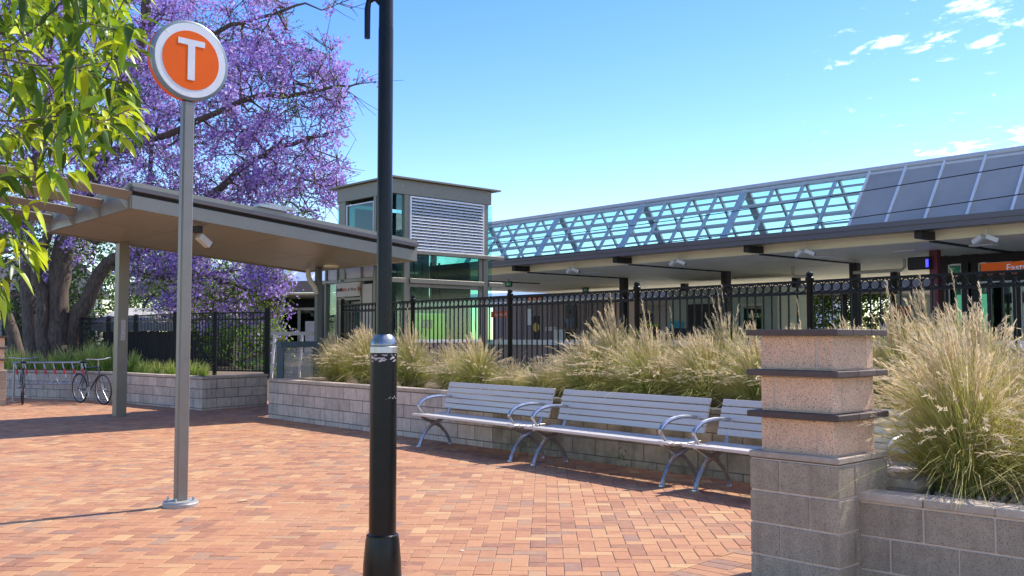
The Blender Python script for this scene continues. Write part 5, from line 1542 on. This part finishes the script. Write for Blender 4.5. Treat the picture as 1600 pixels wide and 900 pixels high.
# ---- jacaranda: manual limbs in the place where the photo shows them
Yj = 29.5
base = at(80, 585, Yj); base.z = .55
tj = thing('jacaranda_tree', 'large jacaranda with several grey-brown trunks and purple blossom behind the shelter', 'tree', (base.x, base.y, .5))
limbs = []
def A(px, py, dy=0.0): return at(px, py, Yj+dy)
limbs.append(([A(92, 575), A(88, 520), A(90, 450), A(98, 400), A(108, 350, -.3), A(140, 290, -.6), A(160, 240, -.8), A(172, 190, -1), A(196, 130, -1), A(222, 60, -1.3), A(232, -20, -1.5), A(240, -110, -1.5)], .42, .11))
limbs.append(([A(60, 570, .4), A(50, 500, .4), A(46, 430, .5), A(42, 360, .6), A(50, 290, .8), A(70, 200, .8), A(80, 90, 1), A(70, -40, 1)], .36, .10))
limbs.append(([A(72, 560, -.3), A(64, 500, -.4), A(66, 455, -.4), A(58, 430, -.5), A(66, 395, -.5), A(76, 350, -.4), A(72, 290), A(50, 220), A(20, 140, .5), A(-10, 40, .8)], .2, .08))
limbs.append(([A(104, 545, .2), A(122, 500, .2), A(142, 455, .1), A(165, 415, 0), A(205, 395, -.2), A(250, 380, -.5), A(310, 330, -1), A(370, 270, -1.5), A(430, 232, -2), A(500, 212, -2.3)], .30, .05))
limbs.append(([A(30, 560, 1), A(12, 500, 1), A(-8, 440, 1.2), A(-30, 350, 1.5), A(-60, 220, 1.5)], .22, .10))
limbs.append(([A(196, 130, -1), A(240, 95, -1.6), A(300, 70, -2), A(360, 40, -2.3), A(420, 25, -2.5), A(475, 5, -2.6)], .13, .03))
limbs.append(([A(160, 240, -.8), A(215, 225, -1.2), A(262, 210, -1.6), A(330, 180, -2), A(400, 150, -2.3), A(460, 150, -2.6), A(530, 135, -2.9), A(562, 130, -3)], .14, .02))
limbs.append(([A(222, 60, -1.3), A(262, 10, -1.6), A(320, -50, -1.8), A(380, -80, -2)], .1, .04))
limbs.append(([A(165, 415, 0), A(210, 428, -.1), A(260, 432, -.3), A(310, 425, -.5), A(350, 440, -.7), A(400, 455, -.9)], .10, .03))
limbs.append(([A(108, 350, -.3), A(150, 380, -.3), A(170, 345, -.4), A(228, 300, -.8), A(235, 240, -1.1), A(250, 180, -1.4)], .12, .05))
sk = []; fixed = {}
for L_, r0_, r1_ in limbs:
    P = []
    n = len(L_)
    for i in range(n-1):
        a0, a1, a2, a3 = L_[max(i-1, 0)], L_[i], L_[i+1], L_[min(i+2, n-1)]
        for u in (0, .34, .67):
            P.append(.5*((2*a1)+(a2-a0)*u+(2*a0-5*a1+4*a2-a3)*u*u+(3*a1-a0-3*a2+a3)*u**3))
    P.append(L_[-1])
    s_i = len(sk)
    for i, q in enumerate(P):
        fixed[s_i+i] = r0_+(r1_-r0_)*(i/(len(P)-1))**.8
        if i: q = q+Vector((random.gauss(0, .025), random.gauss(0, .025), random.gauss(0, .025)))
        if i == 0 and L_ in [l_[0] for l_ in limbs[5:]]:
            # hang the limb on the nearest existing point
            j = min(range(len(sk)), key=lambda t_: (sk[t_][0]-q).length); sk.append((q, j))
        else: sk.append((q, -1 if i == 0 else len(sk)-1))
ell = [(150, 60, -.5, 190, 150, 4.0, 330), (330, 130, -1.5, 150, 100, 3.0, 250), (455, 165, -2.4, 92, 70, 1.8, 130), (400, 40, -2.0, 70, 55, 1.8, 70), (478, 262, -2.0, 66, 62, 1.6, 75), (430, 300, -1.5, 110, 42, 1.8, 110),
       (290, 270, -1, 170, 75, 2.5, 260), (530, 160, -2.7, 28, 42, .8, 22), (490, 95, -2.2, 38, 40, 1.2, 28), (70, 300, .5, 90, 120, 2.5, 120), (320, 440, -.6, 110, 62, 1.6, 150), (412, 465, -1.0, 28, 52, .8, 50), (360, 500, -.8, 60, 30, 1.0, 34), (250, 410, 0, 70, 40, 1.5, 60),
       (120, 200, 3, 160, 150, 2.5, 120), (525, 15, -2.4, 28, 16, .8, 6)]
terms = []; tcol = []
for px_, py_, dy, rx, ry_, rd_, cnt_ in ell:
    for k in range(cnt_):
        while True:
            v = Vector((random.uniform(-1, 1), random.uniform(-1, 1), random.uniform(-1, 1)))
            if .0 < v.length < 1: break
        if random.random() < .5: v = v.normalized()*random.uniform(.7, 1)
        q = at(px_+v.x*rx, py_+v.y*ry_, Yj+dy+v.z*rd_)
        if q.z > 1.0: terms.append(q)
pts, par = grow(sk, terms, step=.5)
jl = Vector((base.x, base.y, .5))
tr_o, cnt = skeleton_mesh(pts, par, .0125, .46, fixed, 'trunk', M['bark'], tj, jl)
tips = [i for i in range(len(pts)) if cnt[i] <= 2 and par[i] >= 0]
tp = np.array([tuple(pts[i]-jl) for i in tips]); print('jacaranda tips', len(tp), 'nodes', len(pts))
rg = np.random.default_rng(3)
# fine twiglets at the tips
tw = MB()
ends = []
for i in tips:
    p = pts[i]-jl; d0 = (pts[i]-pts[par[i]]).normalized()
    for k in range(4):
        e = p+(d0*random.uniform(.15, .55)+Vector((random.gauss(0, .28), random.gauss(0, .28), random.gauss(.05, .22))))
        mid_ = p.lerp(e, .5)+Vector((0, 0, random.uniform(-.05, .05)))
        tw.tube([p, mid_, e], [.012, .009, .006], 3, caps=False); ends.append(tuple(e)); ends.append(tuple(mid_))
tw.build('twigs', M['twig'], tj)
ends = np.array(ends); alle = ends
keep = (rg.uniform(0, 1, len(ends)) < np.where(ends[:, 2] < 5.2, .46, .46)) & (np.array([mnoise.noise(Vector(e)*.75) for e in ends]) > -.13)
ends = ends[keep]
# blossom: panicles of small florets at the twig ends
nf = 20
cen = np.repeat(ends, nf, axis=0)+rg.normal(0, 1, (len(ends)*nf, 3))*np.array([.115, .115, .10])
V, Q = leafquads(cen, .092, rg, aspect=.75)
pal = np.array([(.45, .29, .70), (.56, .40, .78), (.34, .19, .56), (.66, .52, .84), (.48, .31, .60), (.37, .22, .68)])
cc = np.repeat(pal[rg.integers(0, len(pal), len(cen))]*rg.uniform(.8, 1.2, (len(cen), 1)), 4, axis=0)
npmesh('blossom', V, Q, np.clip(cc, 0, 1), M['petal'], tj); print('blossom quads', len(Q))
# some fresh leaf sprays
sel = alle[rg.uniform(0, 1, len(alle)) < np.where(alle[:, 2] < 4.6, .30, .03)]
cen = np.repeat(sel, 16, axis=0)+rg.normal(0, 1, (len(sel)*16, 3))*.13
V, Q = leafquads(cen, .085, rg, aspect=.5)
pal = np.array([(.22, .34, .04), (.32, .44, .07), (.12, .20, .03)])
cc = np.repeat(pal[rg.integers(0, 3, len(cen))]*rg.uniform(.7, 1.3, (len(cen), 1)), 4, axis=0)
npmesh('foliage', V, Q, cc, M['leafmat'], tj)

# ---- plain leafy trees behind
def leafy_tree(name, label, base, height, crown, n_term, leafn, size, pal, trunk_r=.16, seed=1, group='trees and bushes behind the fences', droop=.3, cat='tree', sp=.3):
    """crown = list of (dx, dy, z, rx, ry, rz)"""
    random.seed(seed); rg = np.random.default_rng(seed)
    base = Vector(base); t_ = thing(name, label, cat, base, 0, group)
    sk = [(base.copy(), -1)]; n = 6
    for k in range(1, n+1):
        sk.append((base+Vector((random.gauss(0, .06)*k*.4, random.gauss(0, .06)*k*.4, height*.45*k/n)), k-1))
    fx = {i: trunk_r*(1-.5*i/n) for i in range(n+1)}
    terms = []
    tot = sum(c_[3]*c_[4]*c_[5] for c_ in crown)
    for c_ in crown:
        for k in range(max(4, int(n_term*c_[3]*c_[4]*c_[5]/tot))):
            v = Vector((random.gauss(0, 1), random.gauss(0, 1), random.gauss(0, 1))).normalized()*random.uniform(.3, 1)**.5
            terms.append(base+Vector((c_[0]+v.x*c_[3], c_[1]+v.y*c_[4], c_[2]+v.z*c_[5])))
    pts, par = grow(sk, terms, step=.5)
    tr, cnt = skeleton_mesh(pts, par, .012, .45, fx, 'trunk', M['bark'], t_, base)
    tips = np.array([tuple(pts[i]-base) for i in range(len(pts)) if cnt[i] <= 2])
    cen = np.repeat(tips, leafn, axis=0)+rg.normal(0, 1, (len(tips)*leafn, 3))*np.array([sp, sp, sp*.75])
    cen = cen[cen[:, 2] > .02]
    V, Q = leafquads(cen, size, rg, aspect=.5, droop=droop)
    pal = np.array(pal); cc = np.repeat(pal[rg.integers(0, len(pal), len(cen))]*rg.uniform(.7, 1.3, (len(cen), 1)), 4, axis=0)
    npmesh('crown', V, Q, cc, M['leafmat'], t_); return t_
dk = [(.035, .075, .018), (.05, .10, .022), (.07, .13, .03)]
br = [(.13, .24, .03), (.20, .34, .05), (.09, .17, .025), (.26, .38, .08)]
def gp(px_, Y_): return (at(px_, 500, Y_).x, Y_, 0)
leafy_tree('broadleaf_tree', 'dark evergreen tree behind the jacaranda trunks at the left edge', gp(20, 38), 7, [(0, 0, 4, 3.2, 2.2, 3.6), (3, 0, 3, 2.2, 2, 2.6)], 260, 34, .17, dk, seed=5, sp=.35)
leafy_tree('broadleaf_tree', 'dark bushy tree between the jacaranda trunks and the shelter post', gp(130, 38.5), 6, [(0, 0, 3.2, 3.0, 2, 3.0), (-1.5, 0, 5, 2.5, 2, 2)], 240, 34, .17, dk+[br[2]], seed=6, sp=.35)
leafy_tree('broadleaf_tree', 'bright green bush right of the sign pole under the purple blossom', gp(315, 32.5), 4.5, [(0, 0, 2.6, 1.7, 1.3, 1.7), (1.2, 0, 3.2, 1.3, 1.2, 1.2)], 200, 36, .11, br, seed=7, sp=.22)
leafy_tree('broadleaf_tree', 'bright green bush between the shelter post and the sign pole', gp(232, 34), 4.5, [(0, 0, 2.7, 1.7, 1.3, 1.8), (.9, 0, 3.7, 1.4, 1.2, 1.0)], 190, 36, .11, br+dk[:1], seed=8, sp=.24)
leafy_tree('broadleaf_tree', 'green shrub low behind the right end of the picket fence', gp(385, 27.5), 2.2, [(0, 0, 1.2, 1.3, .9, .9)], 90, 36, .10, br, seed=9, trunk_r=.06, sp=.2)
leafy_tree('broadleaf_tree', 'green tree beyond the platform, seen above the left part of the near pillar', gp(1300, 52), 5, [(0, 0, 2.6, 1.6, 1.6, 2.0)], 130, 36, .20, br+dk[1:], seed=10, sp=.35)
leafy_tree('broadleaf_tree', 'green tree beyond the platform, seen above the right part of the near pillar', gp(1362, 50), 5, [(0, 0, 2.6, 1.5, 1.6, 2.0)], 130, 36, .20, br+dk[1:], seed=12, sp=.35)
leafy_tree('broadleaf_tree', 'dark bushy tree beyond the far platform right of the teal door', gp(1170, 60), 4, [(0, 0, 2.2, 3.6, 2, 2.2)], 160, 30, .26, dk, seed=13, sp=.45)
leafy_tree('broadleaf_tree', 'small purple flowering tree beyond the platform left of the teal door', gp(1031, 70), 4, [(0, 0, 2.0, 1.2, 1.3, 1.3)], 70, 26, .22, [(.45, .33, .6), (.55, .42, .65), (.12, .2, .05)], seed=14, sp=.35)

# ---- overhanging tree at the upper left, close to the camera
random.seed(33); rg = np.random.default_rng(33)
tb = Vector((-6.6, 4.2, 0))
tt_ = thing('overhanging_tree', 'close bright green leafy tree hanging into the upper left corner', 'tree', tb)
bound = [(-60, 235), (0, 226), (50, 224), (90, 205), (120, 200), (160, 222), (205, 214), (235, 165), (265, 105), (300, 62), (340, 48), (380, 44), (420, 26), (470, 16), (500, -10)]
def xmax(y): return float(np.interp(y, [b[0] for b in bound], [b[1] for b in bound]))
sk = [(tb.copy(), -1)]
for k in range(1, 9): sk.append((tb+Vector((.12*k, .06*k, .5*k)), k-1))
def addl(frm, P):
    prev = frm
    for q in P: sk.append((Vector(q), prev)); prev = len(sk)-1
addl(5, [(-5.3, 4.6, 3.2), (-4.3, 4.9, 3.6), (-3.6, 5.0, 3.5)])
addl(7, [(-5.2, 5.0, 4.3), (-4.2, 5.1, 4.5), (-3.3, 5.1, 4.4)])
addl(8, [(-5.0, 5.6, 4.6), (-4.0, 6.0, 5.0), (-3.4, 6.2, 5.0)])
fx = {i: .17-.012*i for i in range(9)}
terms = []
while len(terms) < 1350:
    y = random.uniform(-140, 470); x = random.uniform(-260, 235)
    if x > xmax(y)-14: continue
    if y > 230 and random.random() < .25: continue
    terms.append(at(x, y, random.uniform(4.4, 7.6) if y < 230 else random.uniform(4.4, 5.2)))
for b in bound[1:-1]:
    for q in range(3): terms.append(at(b[1]-random.uniform(10, 26), b[0]+random.uniform(-14, 14), random.uniform(4.6, 5.4)))
pts, par = grow(sk, terms, step=.3)
o_, cnt = skeleton_mesh(pts, par, .0035, .5, fx, 'trunk', M['bark'], tt_, tb)
def lance(n, P, D, L_, rg, width=.35):
    """drooping folded leaves: 5 stations, midrib plus two margins"""
    s = np.linspace(0, 1, 6); prof = np.array([.06, .72, 1.0, .86, .48, .02])
    D = D/np.linalg.norm(D, axis=1, keepdims=True)
    side = np.cross(D, np.array([0, 0, 1.0])+rg.normal(0, .35, (n, 3))); side /= np.linalg.norm(side, axis=1, keepdims=True)+1e-9
    upv = np.cross(side, D)
    dro = rg.uniform(.15, .75, n)
    c_ = P[:, None]+D[:, None]*(s[None, :, None]*L_[:, None, None])
    c_[:, :, 2] -= (dro*L_)[:, None]*s[None]**2
    wd = (prof[None, :, None]*(L_*width/2)[:, None, None])
    fold = .35
    l = c_-side[:, None]*wd+upv[:, None]*wd*fold; r_ = c_+side[:, None]*wd+upv[:, None]*wd*fold
    V = np.stack([l, c_, r_], 2).reshape(-1, 3)
    k = np.arange(n)[:, None]*18+3*np.arange(5)[None]
    Q = np.concatenate([np.stack([k, k+1, k+4, k+3], -1).reshape(-1, 4), np.stack([k+1, k+2, k+5, k+4], -1).reshape(-1, 4)])
    return V, Q
tips = [i for i in range(len(pts)) if cnt[i] <= 3 and par[i] >= 0]
P, D = [], []
for i in tips:
    p = pts[i]-tb; d0 = (pts[i]-pts[par[i]]).normalized()
    for k in range(8 if cnt[i] <= 1 else 5):
        d = d0*.5+Vector((random.gauss(0, .6), random.gauss(0, .6), random.gauss(-.2, .5)))
        # keep leaves inside the outline of the bough
        P.append(tuple(p+Vector((random.gauss(0, .04), random.gauss(0, .04), random.gauss(0, .03))))); D.append(tuple(d))
P = np.array(P); D = np.array(D); L_ = rg.uniform(.075, .155, len(P))
V, Q = lance(len(P), P, D, L_, rg)
pal = np.array([(.24, .37, .012), (.40, .52, .015), (.56, .64, .025), (.10, .18, .012), (.06, .12, .01)])
cc = np.repeat(pal[rg.integers(0, 5, len(P))]*rg.uniform(.8, 1.2, (len(P), 1)), 18, axis=0)
npmesh('leaves', V, Q, cc, M['leaf'], tt_, smooth=True); print('near leaves', len(P))

# ---- litter on the paving
rl = random.Random(2)
litter = [((313, 611+0), 'pale scrap of litter beside the left end wall of the long planter'), ]
def scrap(px_, py_, s_, m, lab, nm='fallen_leaf', cat='fallen leaf'):
    p = G(px_, py_); mb = MB(); a = rl.uniform(0, 6)
    pts2 = [(0, 0), (.35, .16), (.7, .14), (1, 0), (.68, -.15), (.33, -.17)]
    vs = [((x-.5)*s_*math.cos(a)-y*s_*math.sin(a), (x-.5)*s_*math.sin(a)+y*s_*math.cos(a), .006+abs(y)*s_*.5+.012*(x-.5)**2) for x, y in pts2]
    vs += [(0+(-.5)*s_*0, 0, .006)]
    mb.add(vs[:6], [(0, 1, 2, 3, 4, 5)]); o = mb.build(nm, m, loc=p); tag(o, lab, cat); o['group'] = 'bits of litter on the paving'
    return o
drl = mat('dry_leaf', (.30, .17, .08), .8); pap = mat('paper_scrap', (.72, .70, .66), .8)
scrap(458, 676, .10, pap, 'white paper scrap on the paving in front of the left end of the planter wall', 'paper_scrap', 'litter')
scrap(722, 862, .05, pap, 'small white scrap on the sunlit paving right of the lamp post', 'paper_scrap', 'litter')
scrap(918, 755, .04, pap, 'small white scrap at the edge of the shadow of the middle bench', 'paper_scrap', 'litter')
scrap(380, 784, .13, mat('pale_leaf', (.55, .48, .34), .8), 'pale dry leaf right of the sign pole base')
scrap(324, 674, .07, drl, 'small brown leaf far behind the sign pole base, right side')
scrap(184, 712, .07, drl, 'small brown leaf on the sunlit paving left of the sign pole')
scrap(284, 815, .07, drl, 'brown leaf just in front of the sign pole base')
scrap(1122, 868, .03, drl, 'dark leaf on the border bricks beside the near pillar')
scrap(1150, 877, .03, drl, 'larger dark leaf on the border bricks touching the near pillar')
scrap(690, 668, .03, drl, 'leaf fragment in the shade under the leftmost bench')

# crumbs of dry leaf and grit gathered along the wall feet and scattered on the paving
rl = random.Random(77); mb = MB()
for k in range(520):
    if k < 330:
        s_ = rl.uniform(sL, S(1165, 8.4)); D_ = WALL_D-abs(rl.gauss(0, .09))-.01; p = W(s_, D_)
    elif k < 420:
        u = rl.random(); p = cC.lerp(cA, u); p = Vector((p.x, p.y, 0))+Vector((-.69, -.72, 0))*abs(rl.gauss(0, .12))
    else:
        p = G(rl.uniform(0, 1160), 900-260*rl.random()**.5*rl.random())
    a = rl.uniform(0, 6); q = rl.uniform(.004, .014)
    mb.add([(p.x+q*math.cos(a+j*1.57)*(1 if j % 2 else .5), p.y+q*math.sin(a+j*1.57)*(1 if j % 2 else .5), .004+rl.uniform(0, .006)) for j in range(4)], [(0, 1, 2, 3)])
o = mb.build('leaf_crumbs', mat('leaf_crumb', (.16, .10, .055), .9, attr='rnd', attr_amt=.6)); tag(o, 'crumbs of dry leaf and grit scattered on the paving and along the wall feet', 'leaf litter', kind='stuff')
